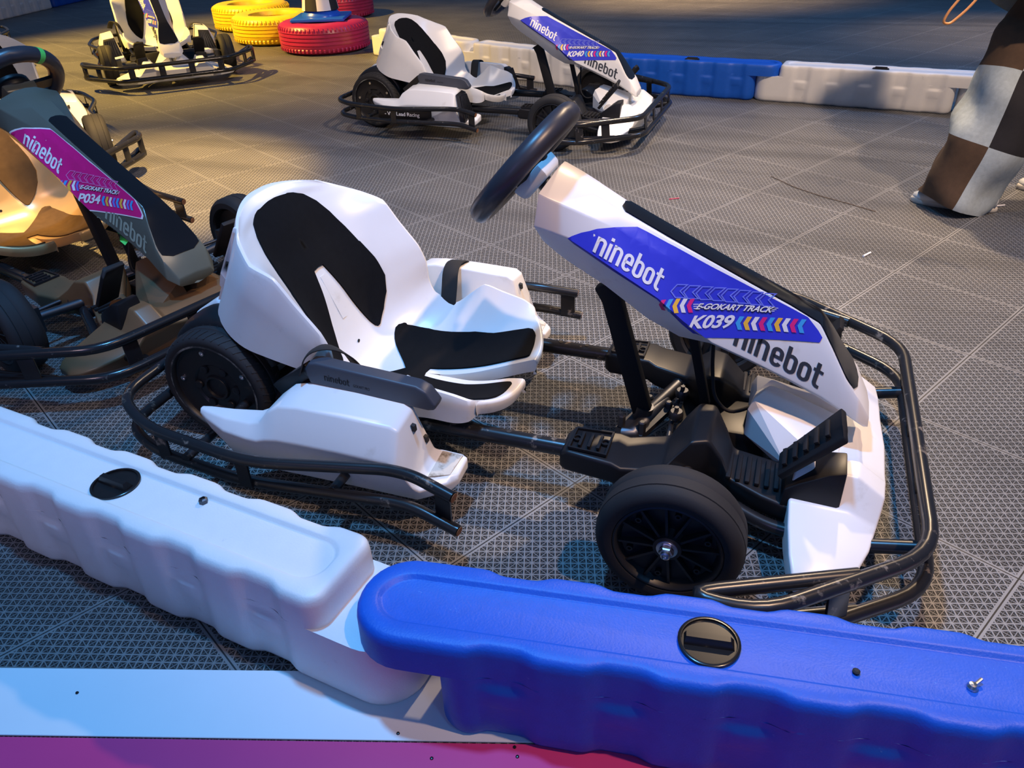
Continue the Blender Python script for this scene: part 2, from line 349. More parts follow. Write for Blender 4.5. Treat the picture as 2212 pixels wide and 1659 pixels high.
for k in range(len(PAN) - 1):
    for a in (0, 1, 2):
        q = [PAN[k][a], PAN[k + 1][a], PAN[k + 1][a + 1], PAN[k][a + 1]]; PTRI += [(q[0], q[1], q[2]), (q[0], q[2], q[3])]
def yside(x, z):
    best = None
    for t0, t1, t2 in PTRI:
        a, b_, c, d = t1[0] - t0[0], t2[0] - t0[0], t1[1] - t0[1], t2[1] - t0[1]; det = a * d - b_ * c
        if abs(det) < 1e-9: continue
        s = ((x - t0[0]) * d - b_ * (z - t0[1])) / det; t = (a * (z - t0[1]) - c * (x - t0[0])) / det
        v = max(-s, -t, s + t - 1, 0)
        if best is None or v < best[0] - 1e-9: best = (v, t0[2] + s * (t1[2] - t0[2]) + t * (t2[2] - t0[2]))
    return best[1]
def decal(layers, side=-1, cut=.015, smooth=40):
    """layers: (material, polygons in (x, z), lift) laid on the outer side face of the column cover"""
    mb = MB()
    for m, polys, lift in layers:
        bm = bmesh.new()
        for pg in polys:
            try: bm.faces.new([bm.verts.new((p[0], 0, p[1])) for p in pg])
            except ValueError: pass
        bmesh.ops.triangulate(bm, faces=[f for f in bm.faces if len(f.verts) > 4])
        x = .78
        while x < 1.5:
            bmesh.ops.bisect_plane(bm, geom=list(bm.verts) + list(bm.edges) + list(bm.faces), plane_co=(x, 0, 0), plane_no=(1, 0, 0)); x += cut
        x = .20
        while x < .62:
            bmesh.ops.bisect_plane(bm, geom=list(bm.verts) + list(bm.edges) + list(bm.faces), plane_co=(0, 0, x), plane_no=(0, 0, 1)); x += cut
        for i in range(len(PAN) - 1):
          for ln in (1, 2):
            (x0, z0, _), (x1, z1, _) = PAN[i][ln], PAN[i + 1][ln]
            sel = [f for f in bm.faces if min(v.co.x for v in f.verts) < x1 and max(v.co.x for v in f.verts) > x0]
            ge = list({e for f in sel for e in f.edges}) + list({v for f in sel for v in f.verts}) + sel
            if ge: bmesh.ops.bisect_plane(bm, geom=ge, plane_co=(x0, 0, z0), plane_no=Vector((-(z1 - z0), 0, x1 - x0)).normalized())
        bm.verts.index_update()
        for v in bm.verts: v.co.y = side * (yside(v.co.x, v.co.z) + lift)
        mb.use(m); mb.add([tuple(v.co) for v in bm.verts], [tuple(v.index for v in f.verts) for f in bm.faces]); bm.free()
    return mb.mesh('sticker', None, doubles=False, smooth=smooth)
STK = [(.8587, .5642), (.8665, .5686), (.8842, .5751), (.9127, .581), (.9862, .5782), (1.0051, .5701), (1.1471, .5045), (1.3345, .4228), (1.3581, .3988), (1.3676, .3868), (1.3641, .3772), (1.2551, .3749), (1.1193, .3717), (1.1026, .3899), (1.0656, .4346), (1.0413, .4493), (.9456, .5051), (.8699, .553)]
def chev(x0, x1, zl, zr, h, n, cols, hollow=False, th=.0022):
    out = []
    pitch = (x1 - x0) / n
    for i in range(n):
        xa = x0 + pitch * i; zc = lerp(zl, zr, i / n); w_ = pitch * .98; dx = pitch * .42
        if hollow:
            pts = [(xa, zc), (xa + dx, zc + h / 2), (xa + w_ + dx * .6, zc + h / 2), (xa + w_ * .72, zc), (xa + w_ + dx * .6, zc - h / 2), (xa + dx, zc - h / 2)]
            out.append((cols[0], stroke(pts, th, True)))
        else:
            out.append((cols[i % len(cols)], [[(xa, zc), (xa + dx, zc + h / 2), (xa + dx + w_ * .62, zc + h / 2), (xa + w_ * .62, zc)], [(xa, zc), (xa + w_ * .62, zc), (xa + dx + w_ * .62, zc - h / 2), (xa + dx, zc - h / 2)]]))
    return out
def clip_in(polys, xmax_line):
    return [p for p in polys if all(xmax_line(q[0], q[1]) for q in p)]
def sticker_layers(base, dark, line, number, cols, border=None, number_w=None, sc=1.0, off=(0, 0)):
    def tr(p): return (1.36 + (p[0] - 1.36) * sc + off[0], .385 + (p[1] - .385) * sc + off[1])
    L = []
    if border:
        c = Vector((sum(p[0] for p in STK) / len(STK), sum(p[1] for p in STK) / len(STK)))
        L.append((border, [[tr((c.x + (p[0] - c.x) * 1.018 + (.003 if p[0] > c.x else -.003), c.y + (p[1] - c.y) * 1.03)) for p in STK]], .0011))
    L.append((base, [STK], .0014))
    # sticker folded under the crease, its shade painted as a darker tone
    L.append((dark, [[(.8587, .5642), (.8699, .553), (.9456, .5051), (.9440, .5120)], [(.9440, .5120), (.9456, .5051), (1.0413, .4493), (1.0360, .4570)]], .0020))
    ins = lambda x, z: z < .5045 - (x - 1.1471) * .436 - .004
    L += [(m, p, .0028) for m, p in chev(1.0676, 1.262, .4631, .4498, .0242, 8, [line], True)]
    L.append((S_WHITE, affine(LOGO, (.9093, .5411), (1.0441, .4643), (.9179, .5685), LOGO_W), .0030))
    L += [(m, p, .0028) for m, p in chev(1.047, 1.115, .4356, .4362, .0265, 5, cols[-1:] + cols)]
    L.append((S_BLACK, affine(ftext('E-GOKART TRACK', .045, .3), (1.1178, .4272), (1.2690, .4256), (1.1214, .4402)), .0026))
    L.append((S_WHITE, affine(ftext('E-GOKART TRACK', .03, .3), (1.1187, .429), (1.2665, .4274), (1.1223, .4408)), .0034))
    for q in range(3):
        L.append((S_WHITE, [[(1.116 - q * .001, .4300 + q * .004), (1.124, .4300 + q * .004), (1.124, .4313 + q * .004), (1.115 - q * .001, .4313 + q * .004)], [(1.263, .4355 - q * .003), (1.276 - q * .003, .4358 - q * .003), (1.276 - q * .003, .4370 - q * .003), (1.263, .4367 - q * .003)]], .0024))
    L.append((S_WHITE, affine(ftext(number, .03, .12), (1.1096, .3903), (number_w or 1.1925, .3926), (1.116, .4172)), .0030))
    L += [(m, p, .0028) for m, p in chev(1.1997, 1.332, .4041, .4061, .0262, 9, cols)]
    out = []
    for i, (m, ps, lf) in enumerate(L):
        if border and i == 0: out.append((m, ps, lf)); continue
        out.append((m, [[tr(p) for p in pg] for pg in ps], lf))
    return out

# seat: stations (centre x, z | rim x, z, half width | skirt x, z, half width | inner cut)
SEAT = [(.072, .566, .125, .540, .165, .000, .33, .13, 0), (.100, .540, .147, .521, .20, .020, .315, .17, 0), (.135, .49, .200, .492, .243, .070, .295, .21, 0),
        (.165, .43, .258, .471, .25, .130, .278, .235, 0), (.195, .38, .300, .415, .25, .200, .268, .246, 0), (.225, .32, .349, .354, .25, .270, .258, .252, 0),
        (.25, .25, .368, .310, .25, .310, .25, .252, 0), (.28, .185, .372, .255, .25, .330, .225, .252, 0), (.325, .145, .39, .222, .245, .36, .19, .247, 0),
        (.40, .125, .45, .20, .24, .42, .165, .243, 0), (.47, .122, .495, .235, .237, .48, .15, .238, 0), (.53, .125, .54, .27, .235, .54, .165, .234, .006),
        (.59, .134, .59, .253, .24, .585, .172, .236, .020), (.645, .150, .648, .240, .235, .642, .166, .230, .031), (.70, .170, .680, .226, .226, .674, .170, .222, .037), (.738, .181, .690, .214, .210, .686, .178, .208, .045)]
def seat_row(u):
    u = max(0, min(len(SEAT) - 1.0001, u)); i = int(u); t = u - i
    a = SEAT[max(i - 1, 0)]; b = SEAT[i]; c = SEAT[i + 1]; d = SEAT[min(i + 2, len(SEAT) - 1)]
    cm = [.5 * (2 * q + (r - p) * t + (2 * p - 5 * q + 4 * r - s) * t * t + (3 * q - p - 3 * r + s) * t ** 3) for p, q, r, s in zip(a, b, c, d)]
    return tuple(m if k < 2 or k > 4 else .45 * m + .55 * lerp(q, r, t) for k, (m, q, r) in enumerate(zip(cm, b, c)))
def seat_pt(u, yf):
    """yf 0 at the inner edge, 1 at the rim"""
    cx, cz, rx, rz, rw, sx_, sz_, sw, cut = seat_row(u); cut = max(cut, 0)
    y = cut + (rw - cut) * (1 - (1 - yf) ** 1.25); g = max(0, (y / rw - (.30 if u > 1 else .1)) / (.70 if u > 1 else .9)); g = min(1, g); fo = g ** (2.1 if u > 8 else 1.8)
    return Vector((lerp(cx, rx, fo), y, lerp(cz, rz, fo)))
def seat_at(u, y):
    rw, cut = seat_row(u)[4], max(0, seat_row(u)[8]); f = max(0, min(1, (y - cut) / (rw - cut))); return seat_pt(u, 1 - (1 - f) ** .8)
def seat_mesh():
    mb = MB(); NU = 60; NV = 14
    for sg in (-1, 1):
        rows = []
        for i in range(NU + 1):
            u = 15 * i / NU; r = seat_row(u)
            row = [seat_pt(u, j / NV) for j in range(NV + 1)]
            out = Vector((r[5] - r[2], 0, r[6] - r[3])).normalized()
            rim = Vector((r[2], r[4], r[3]))
            row.append(rim + Vector((0, .007, .001)) + out * .002); row.append(rim + Vector((0, .011, -.003)) + out * .008)
            lo = Vector((r[5], r[7] + .01, r[6]))
            for q in (.4, .75, 1): row.append(row[NV + 2].lerp(lo, q))
            cut = r[8]
            if cut > .003: row = [row[0] + Vector((0, -.002, -.032)), row[0] + Vector((0, -.002, -.006))] + row
            else: row = [row[0].copy(), row[0].copy()] + row
            rows.append([Vector((p.x, sg * p.y, p.z)) for p in row])
        # close the top and the front lip with rounded skirts
        lead = []
        for p in rows[0][2:NV + 5]: lead.append(p)
        mb.loft(rows, closed=False)
        fr = rows[-1][:NV + 4]; L2 = []
        nrm = []
        for q in range(len(fr)):
            t = fr[min(q + 1, len(fr) - 1)] - fr[max(q - 1, 0)]; t.z = 0; nn = Vector((abs(t.y), -sg * -t.x * 1.0, 0)) if t.length > 1e-6 else Vector((1, 0, 0)); nn = Vector((abs(t.y), (1 if sg > 0 else -1) * abs(t.x), 0)); nrm.append(nn.normalized() if nn.length > 1e-6 else Vector((1, 0, 0)))
        for q in range(len(fr)):
            b_ = ss((q - (len(fr) - 5)) / 4); nrm[q] = (nrm[q] * (1 - b_) + Vector((.15, sg, 0)) * b_).normalized()
        for off, dz in ((0, 0), (.005, -.002), (.007, -.007), (.006, -.018), (-.002, -.036)): L2.append([Vector((p.x, p.y, max(p.z + dz, .140))) + nrm[q] * off for q, p in enumerate(fr)])
        mb.loft(L2, closed=False)
        n0 = len(rows[0]); top = rows[0]
        tp = [[p.copy() for p in top], [p + Vector((-.008, 0, .001)) for p in top], [p + Vector((-.013, 0, -.008)) for p in top]]
        tp.append([Vector((lerp(tp[2][j].x, .0, .5), tp[2][j].y, lerp(tp[2][j].z, .33, .5))) for j in range(n0)])
        tp.append([Vector((-.01 if j < NV else top[j].x - .012, tp[2][j].y * .95, .33)) for j in range(n0)])
        mb.loft([r_[2:NV + 6] for r_ in tp], closed=False)
    return mb.mesh('seat_shell', None, smooth=50)
def pad_mesh(rows_uv, lift=.0045):
    """rows_uv: (u, y inner, y outer)"""
    mb = MB()
    for sg in (-1, 1):
        rows = []
        for k in range(len(rows_uv) - 1):
            for q in range(4):
                t = q / 4; r = [lerp(a, b, t) for a, b in zip(rows_uv[k], rows_uv[k + 1])]
                rows.append(r)
        rows.append(rows_uv[-1]); R = []
        for u, y0, y1 in rows:
            top = []; bot = []
            for j in range(13):
                y = lerp(y0, y1, j / 12); u_ = min(max(u, .3), 14.4); yq = min(max(y, .02), .20)
                du = seat_at(u_ + .25, yq) - seat_at(u_ - .25, yq); dv = seat_at(u_, yq + .012) - seat_at(u_, yq - .012); nr = dv.cross(du).normalized()
                if nr.z + nr.x < 0: nr = -nr
                if y < 1e-4: nr.y = 0
                p = seat_at(u, y); a = p + nr * lift; c = p - nr * .004
                top.append(Vector((a.x, sg * a.y, a.z))); bot.append(Vector((c.x, sg * c.y, c.z)))
            R.append(top + bot[::-1])
        mb.loft(R)
    return mb.mesh('pad', None, smooth=60)
BACKPAD = [(.92, 0, .012), (1.0, 0, .055), (1.12, 0, .080), (1.35, 0, .105), (1.8, 0, .127), (2.4, 0, .142), (3.2, 0, .153), (4.0, 0, .160), (4.03, .021, .162), (4.8, .036, .170), (5.6, .053, .172), (6.2, .067, .160), (6.7, .080, .136), (7.0, .089, .112), (7.1, .095, .103)]
SEATPAD = [(7.72, .128, .140), (7.85, .115, .152), (8.2, .085, .160), (8.8, .03, .168), (9.1, .0, .168), (9.9, 0, .163), (9.95, .020, .163), (10.8, .030, .160), (12, .045, .164), (13, .053, .170), (13.8, .058, .172), (14.15, .060, .168), (14.32, .062, .160), (14.42, .066, .150)]

def sg(pts, s): return [(p[0], p[1] * s, p[2]) for p in pts]
def pod_mesh(s):
    T = [(.09, (-.375, .195), (-.385, .195), (-.39, .185), (-.385, .172), (-.375, .172)), (.115, (-.372, .197), (-.393, .196), (-.402, .18), (-.393, .145), (-.372, .145)),
         (.17, (-.365, .196), (-.402, .194), (-.420, .17), (-.405, .105), (-.36, .105)), (.235, (-.352, .196), (-.406, .196), (-.430, .17), (-.408, .085), (-.31, .085)),
         (.262, (-.34, .205), (-.406, .205), (-.431, .17), (-.408, .08), (-.29, .08)), (.285, (-.33, .238), (-.404, .234), (-.431, .178), (-.406, .076), (-.28, .076)),
         (.315, (-.322, .262), (-.401, .252), (-.430, .182), (-.405, .075), (-.275, .075)), (.36, (-.318, .272), (-.400, .257), (-.430, .183), (-.402, .073), (-.27, .073)),
         (.46, (-.317, .270), (-.400, .256), (-.430, .183), (-.40, .071), (-.27, .071)), (.575, (-.317, .262), (-.399, .251), (-.430, .18), (-.40, .07), (-.27, .07)),
         (.592, (-.318, .252), (-.396, .241), (-.430, .172), (-.40, .07), (-.27, .07)), (.606, (-.312, .200), (-.385, .19), (-.427, .152), (-.40, .07), (-.27, .07)),
         (.620, (-.300, .138), (-.375, .130), (-.421, .120), (-.40, .07), (-.27, .07)), (.632, (-.285, .126), (-.37, .118), (-.412, .106), (-.39, .07), (-.27, .07)),
         (.678, (-.283, .122), (-.352, .113), (-.366, .100), (-.36, .075), (-.28, .075)), (.692, (-.286, .117), (-.338, .110), (-.345, .100), (-.34, .085), (-.288, .09))]
    mb = MB(); mb.loft([[(r[0], p[0] * -s, p[1]) for p in r[1:]] for r in T])
    return mb.mesh('side_pod', None, bevel=.006, seg=3, smooth=40)
def side_bumper(s):
    mb = MB(); r = .0125
    mb.tube(sg([(-.148, .06, .175), (-.148, .375, .175), (0, .462, .175), (.29, .503, .175), (.585, .442, .178), (.64, .444, .177), (.735, .466, .162)], s), r, 14, .07)
    mb.tube(sg([(-.135, .06, .105), (-.135, .39, .105), (0, .455, .105), (.25, .487, .105), (.59, .455, .105), (.645, .458, .104), (.745, .476, .086)], s), r, 14, .07)
    for x, y in ((.27, .497), (.04, .468)): mb.flat(sg([(x, y, .100), (x, y, .178)], s), .03, .005, (0, 1, 0))
    mb.hexa(sg([(.690, .452, .088), (.728, .464, .085), (.728, .470, .085), (.690, .458, .088)], s), sg([(.690, .450, .172), (.728, .462, .166), (.728, .468, .166), (.690, .456, .172)], s))
    mb.tube(sg([(.10, .20, .12), (.10, .475, .12)], s), .011, 10)
    mb.tube(sg([(.46, .20, .11), (.46, .468, .11)], s), .011, 10)
    mb.use(RUST); mb.cm = len(mb.mats) - 1
    return mb
def bumper_mesh(s, m):
    mb = MB(); mb.use(m); b2 = side_bumper(s); mb.v = b2.v; mb.f = b2.f; mb.m = [0] * len(b2.f)
    mb.use(RUST)
    for p, q in (((.7365, .4664, .1617), (.7375, .4666, .1615)), ((.7465, .4764, .0857), (.7475, .4766, .0855))): mb.tube(sg([p, q], s), .0105, 14)
    return mb.mesh('side_bumper', None, smooth=50)
FB_T = [(1.30, .605), (1.588, .372), (1.588, -.372), (1.30, -.605)]
def front_bumper_mesh(m):
    mb = MB(); r = .0138
    for z, dx in ((.175, 0), (.092, .012)):
        P = [(1.465 + dx, .462, z), (1.190, .590, z), (1.318, .592, z)] + [(1.588 + dx, .372, z), (1.588 + dx, -.372, z)] + [(1.318, -.592, z), (1.190, -.590, z), (1.465 + dx, -.462, z)]
        mb.tube(P, r, 14, .075)
    for s in (-1, 1):
        mb.tube([(1.15, s * .20, .100), (1.32, s * .26, .066), (1.46, s * .275, .070), (1.594, s * .275, .100)], .0145, 12, .04)
    return mb.mesh('front_bumper', m, smooth=50)
def wheel_front(s):
    t = MB(); pr = [(.092, .045), (.094, .054), (.104, .058), (.115, .055), (.121, .046), (.1245, .036), (.1252, .031), (.1235, .0300), (.1235, .0285), (.1258, .0275), (.1262, -.002), (.1245, -.003), (.1245, -.0045), (.1258, -.006), (.1245, -.036), (.121, -.046), (.112, -.056), (.095, -.056), (.090, -.045), (.088, 0)]
    t.lathe(pr + [pr[0]], (0, 0, 0), 'y', 56, s)
    tm = t.mesh('tyre', RUBBER, smooth=45)
    r = MB(); r.lathe([(.0925, .047), (.0925, .052), (.089, .0535), (.086, .050), (.084, .040), (.080, .030), (.030, .022), (.027, .030), (.024, .048), (.0001, .048)], (0, 0, 0), 'y', 48, s)
    for k in range(12):
        a = 2 * PI * k / 12 + .1; u = Vector((math.cos(a), 0, math.sin(a))); v = Vector((-math.sin(a), 0, math.cos(a))) * .0022
        p0, p1 = u * .024, u * .084
        r.hexa([p0 - v + Vector((0, s * .020, 0)), p1 - v + Vector((0, s * .028, 0)), p1 + v + Vector((0, s * .028, 0)), p0 + v + Vector((0, s * .020, 0))], [p0 - v + Vector((0, s * .044, 0)), p1 - v + Vector((0, s * .042, 0)), p1 + v + Vector((0, s * .042, 0)), p0 + v + Vector((0, s * .044, 0))])
    for k in range(6):
        a = 2 * PI * k / 6 + .35; r.lathe([(.0055, .030), (.0055, .039), (.003, .039), (.003, .034), (.0001, .034)], (.068 * math.cos(a), 0, .068 * math.sin(a)), 'y', 12, s)
    r.lathe([(.088, -.045), (.085, -.03), (.03, -.02), (.03, -.055), (.0001, -.055)], (0, 0, 0), 'y', 32, s)
    rm = r.mesh('rim', RIMM, smooth=40)
    n = MB(); n.lathe([(.018, .046), (.018, .050), (.0165, .0505), (.0165, .053), (.012, .053)], (0, 0, 0), 'y', 24, s); n.lathe([(.0125, .053), (.0125, .062), (.0105, .065), (.0085, .065)], (0, 0, 0), 'y', 6, s); n.lathe([(.0085, .062), (.0080, .072), (.0055, .074), (.0052, .070), (.0001, .070)], (0, 0, 0), 'y', 16, s)
    nm = n.mesh('axle_nut', STEEL, smooth=40)
    return tm, rm, nm
def wheel_rear(s):
    t = MB(); pr = [(.108, .036), (.110, .042), (.118, .045), (.126, .043), (.1315, .036), (.1345, .022), (.1355, .007), (.134, .0055), (.134, .0035), (.1358, .002), (.1358, -.004), (.1345, -.022), (.131, -.036), (.124, -.045), (.110, -.043), (.106, -.03)]
    t.lathe(pr + [pr[0]], (0, 0, 0), 'y', 60, s)
    for k in range(44):
        a = 2 * PI * k / 44
        for sd in (1, -1):
            pts = []
            for q in range(5):
                h = lerp(.012, .040, q / 4) * sd; rr = interp([(0, .1362), (.022, .1352), (.036, .1318), (.045, .126)], abs(h))[0]; an = a + .10 * (q / 4) ** 1.3 + (.07 if sd < 0 else 0)
                pts.append(Vector((rr * math.cos(an), h * s, rr * math.sin(an))))
            t.flat(pts, .0045, .0016, pts[2].normalized())
    tm = t.mesh('tyre', RUBBER, smooth=50)
    r = MB(); r.lathe([(.098, .038), (.098, .0425), (.094, .0435), (.0915, .040), (.0905, .030), (.086, .027), (.050, .029), (.046, .024), (.027, .026), (.025, .034), (.021, .034), (.020, .026), (.0001, .026)], (0, 0, 0), 'y', 56, s)
    for k in range(6):
        a = 2 * PI * k / 6; r.lathe([(.009, .026), (.008, .031), (.005, .032), (.0001, .031)], (.042 * math.cos(a), 0, .042 * math.sin(a)), 'y', 12, s)
    r.lathe([(.096, -.035), (.06, -.03), (.0001, -.03)], (0, 0, 0), 'y', 32, s)
    rm = r.mesh('hub_motor_cover', RIMM, smooth=40)
    bts = []
    for k in range(5):
        a = 2 * PI * k / 5 + .5; b = MB(); b.lathe([(.0050, .027), (.0050, .0335), (.0030, .0335), (.0028, .0305), (.0001, .0305)], (.075 * math.cos(a), 0, .075 * math.sin(a)), 'y', 14, s); bts.append(b.mesh('bolt', STEEL))
    rg = MB()
    R = [[Vector((rr * math.cos(2 * PI * k / 72), s * h, rr * math.sin(2 * PI * k / 72))) for k in range(72)] for rr, h in ((.0925, .0441), (.096 , .0436))]
    rg.loft(R, True, False, False)
    return tm, rm, bts, rg.mesh('worn_ring', RINGM)
def fender_mesh(s):
    mb = MB(); R = []
    for i in range(25):
        a = math.radians(lerp(176, 22, i / 24)); rw = lerp(.164, .168, math.sin(PI * i / 24))
        if i == 0 or i == 24: rw -= .003
        sec = [(.085, rw - .022), (.090, rw - .006), (.105, rw), (.135, rw + .004), (.168, rw + .003), (.190, rw - .002), (.201, rw - .012), (.203, rw - .022)]
        R.append([Vector((.02 + r_ * math.cos(a), s * y, .148 + r_ * math.sin(a))) for y, r_ in sec])
    mb.loft(R, closed=False); return mb.mesh('fender', PLAST, smooth=50, solid=.004)
def armrest_mesh(s, folded):
    mb = MB(); A = [(.345, .305), (.357, .322), (.375, .325), (.605, .308), (.627, .298), (.648, .268), (.642, .256), (.628, .253), (.353, .272)]
    mb.loft([[(x, s * y, z) for x, z in A] for y in (.292, .328)])
    return mb.mesh('armrest', GREYB, bevel=.006, seg=3, smooth=45)
def hull(pts, name, m, bevel=.005, seg=2, smooth=35):
    bm = bmesh.new(); [bm.verts.new(p) for p in pts]; r = bmesh.ops.convex_hull(bm, input=bm.verts)
    bmesh.ops.delete(bm, geom=[v for v in bm.verts if not v.link_faces], context='VERTS')
    bmesh.ops.dissolve_limit(bm, angle_limit=.06, verts=bm.verts, edges=bm.edges)
    mb = MB(); bm.verts.index_update(); mb.add([tuple(v.co) for v in bm.verts], [tuple(v.index for v in f.verts) for f in bm.faces]); bm.free()
    return mb.mesh(name, m, bevel=bevel, seg=seg, smooth=smooth)
NOSE = [(0, 1.425, .155, 1.478, .155, 1.540, .05), (.10, 1.425, .155, 1.478, .155, 1.536, .05), (.14, 1.42, .165, 1.478, .165, 1.534, .05), (.155, 1.40, .188, 1.474, .186, 1.530, .048), (.205, 1.355, .188, 1.470, .184, 1.526, .046), (.222, 1.352, .160, 1.466, .158, 1.523, .046),
        (.245, 1.351, .130, 1.460, .127, 1.518, .045), (.30, 1.355, .113, 1.45, .111, 1.506, .045), (.36, 1.362, .096, 1.43, .095, 1.482, .045), (.395, 1.370, .083, 1.42, .083, 1.455, .045), (.41, 1.378, .072, 1.405, .072, 1.430, .05)]
def nose_mesh(m):
    mb = MB(); R = []
    for i in range(len(NOSE) - 1, 0, -1): R.append((-NOSE[i][0],) + NOSE[i][1:])
    R += NOSE; rings = []
    for y, xb, zb, xt, zt, xf, z0 in R: rings.append([(xb, y, z0), (xb, y, zb), (xt, y, zt), (xf, y, min(.145, zt * .8)), (xf - .012, y, z0)])
    mb.loft(rings); return mb.mesh('nose_cover', m, bevel=.006, seg=3, smooth=38)
def column_cover_mesh(m):
    mb = MB(); R = []
    for T, U, C, B in PAN:
        R.append([(T[0], -T[2], T[1]), (U[0], -U[2], U[1]), (C[0], -C[2], C[1]), (B[0], -B[2], B[1]), (B[0] + .01, 0, B[1] - .004), (B[0], B[2], B[1]), (C[0], C[2], C[1]), (U[0], U[2], U[1]), (T[0], T[2], T[1]), (T[0] + .002, 0, T[1] + .003)])
    mb.loft(R, cap0=True, cap1=True); return mb.mesh('column_cover', m, bevel=.0045, seg=2, smooth=30)
def strip_mesh(m):
    R = []
    for x in (.948, .952, .958, .97, 1.0, 1.1, 1.2, 1.3, 1.355, 1.366, 1.38, 1.392, 1.405, 1.42, 1.432, 1.443, 1.452):
        T = [(q[0][0], q[0][1], q[0][2]) for q in PAN]; z, w_ = interp(T, x)
        k = min(1, (x - .944) / .014) ** .5 * min(1, (1.456 - x) / .014) ** .5; h = w_ * .94 * max(.25, k)
        n = .0032; R.append([(x + n * .4, -h, z + n * .9), (x + n * .4 + .002, 0, z + n * .9 + .0024), (x + n * .4, h, z + n * .9)])
    mb = MB(); mb.loft(R, closed=False); return mb.mesh('top_strip', m, smooth=40, solid=.002)

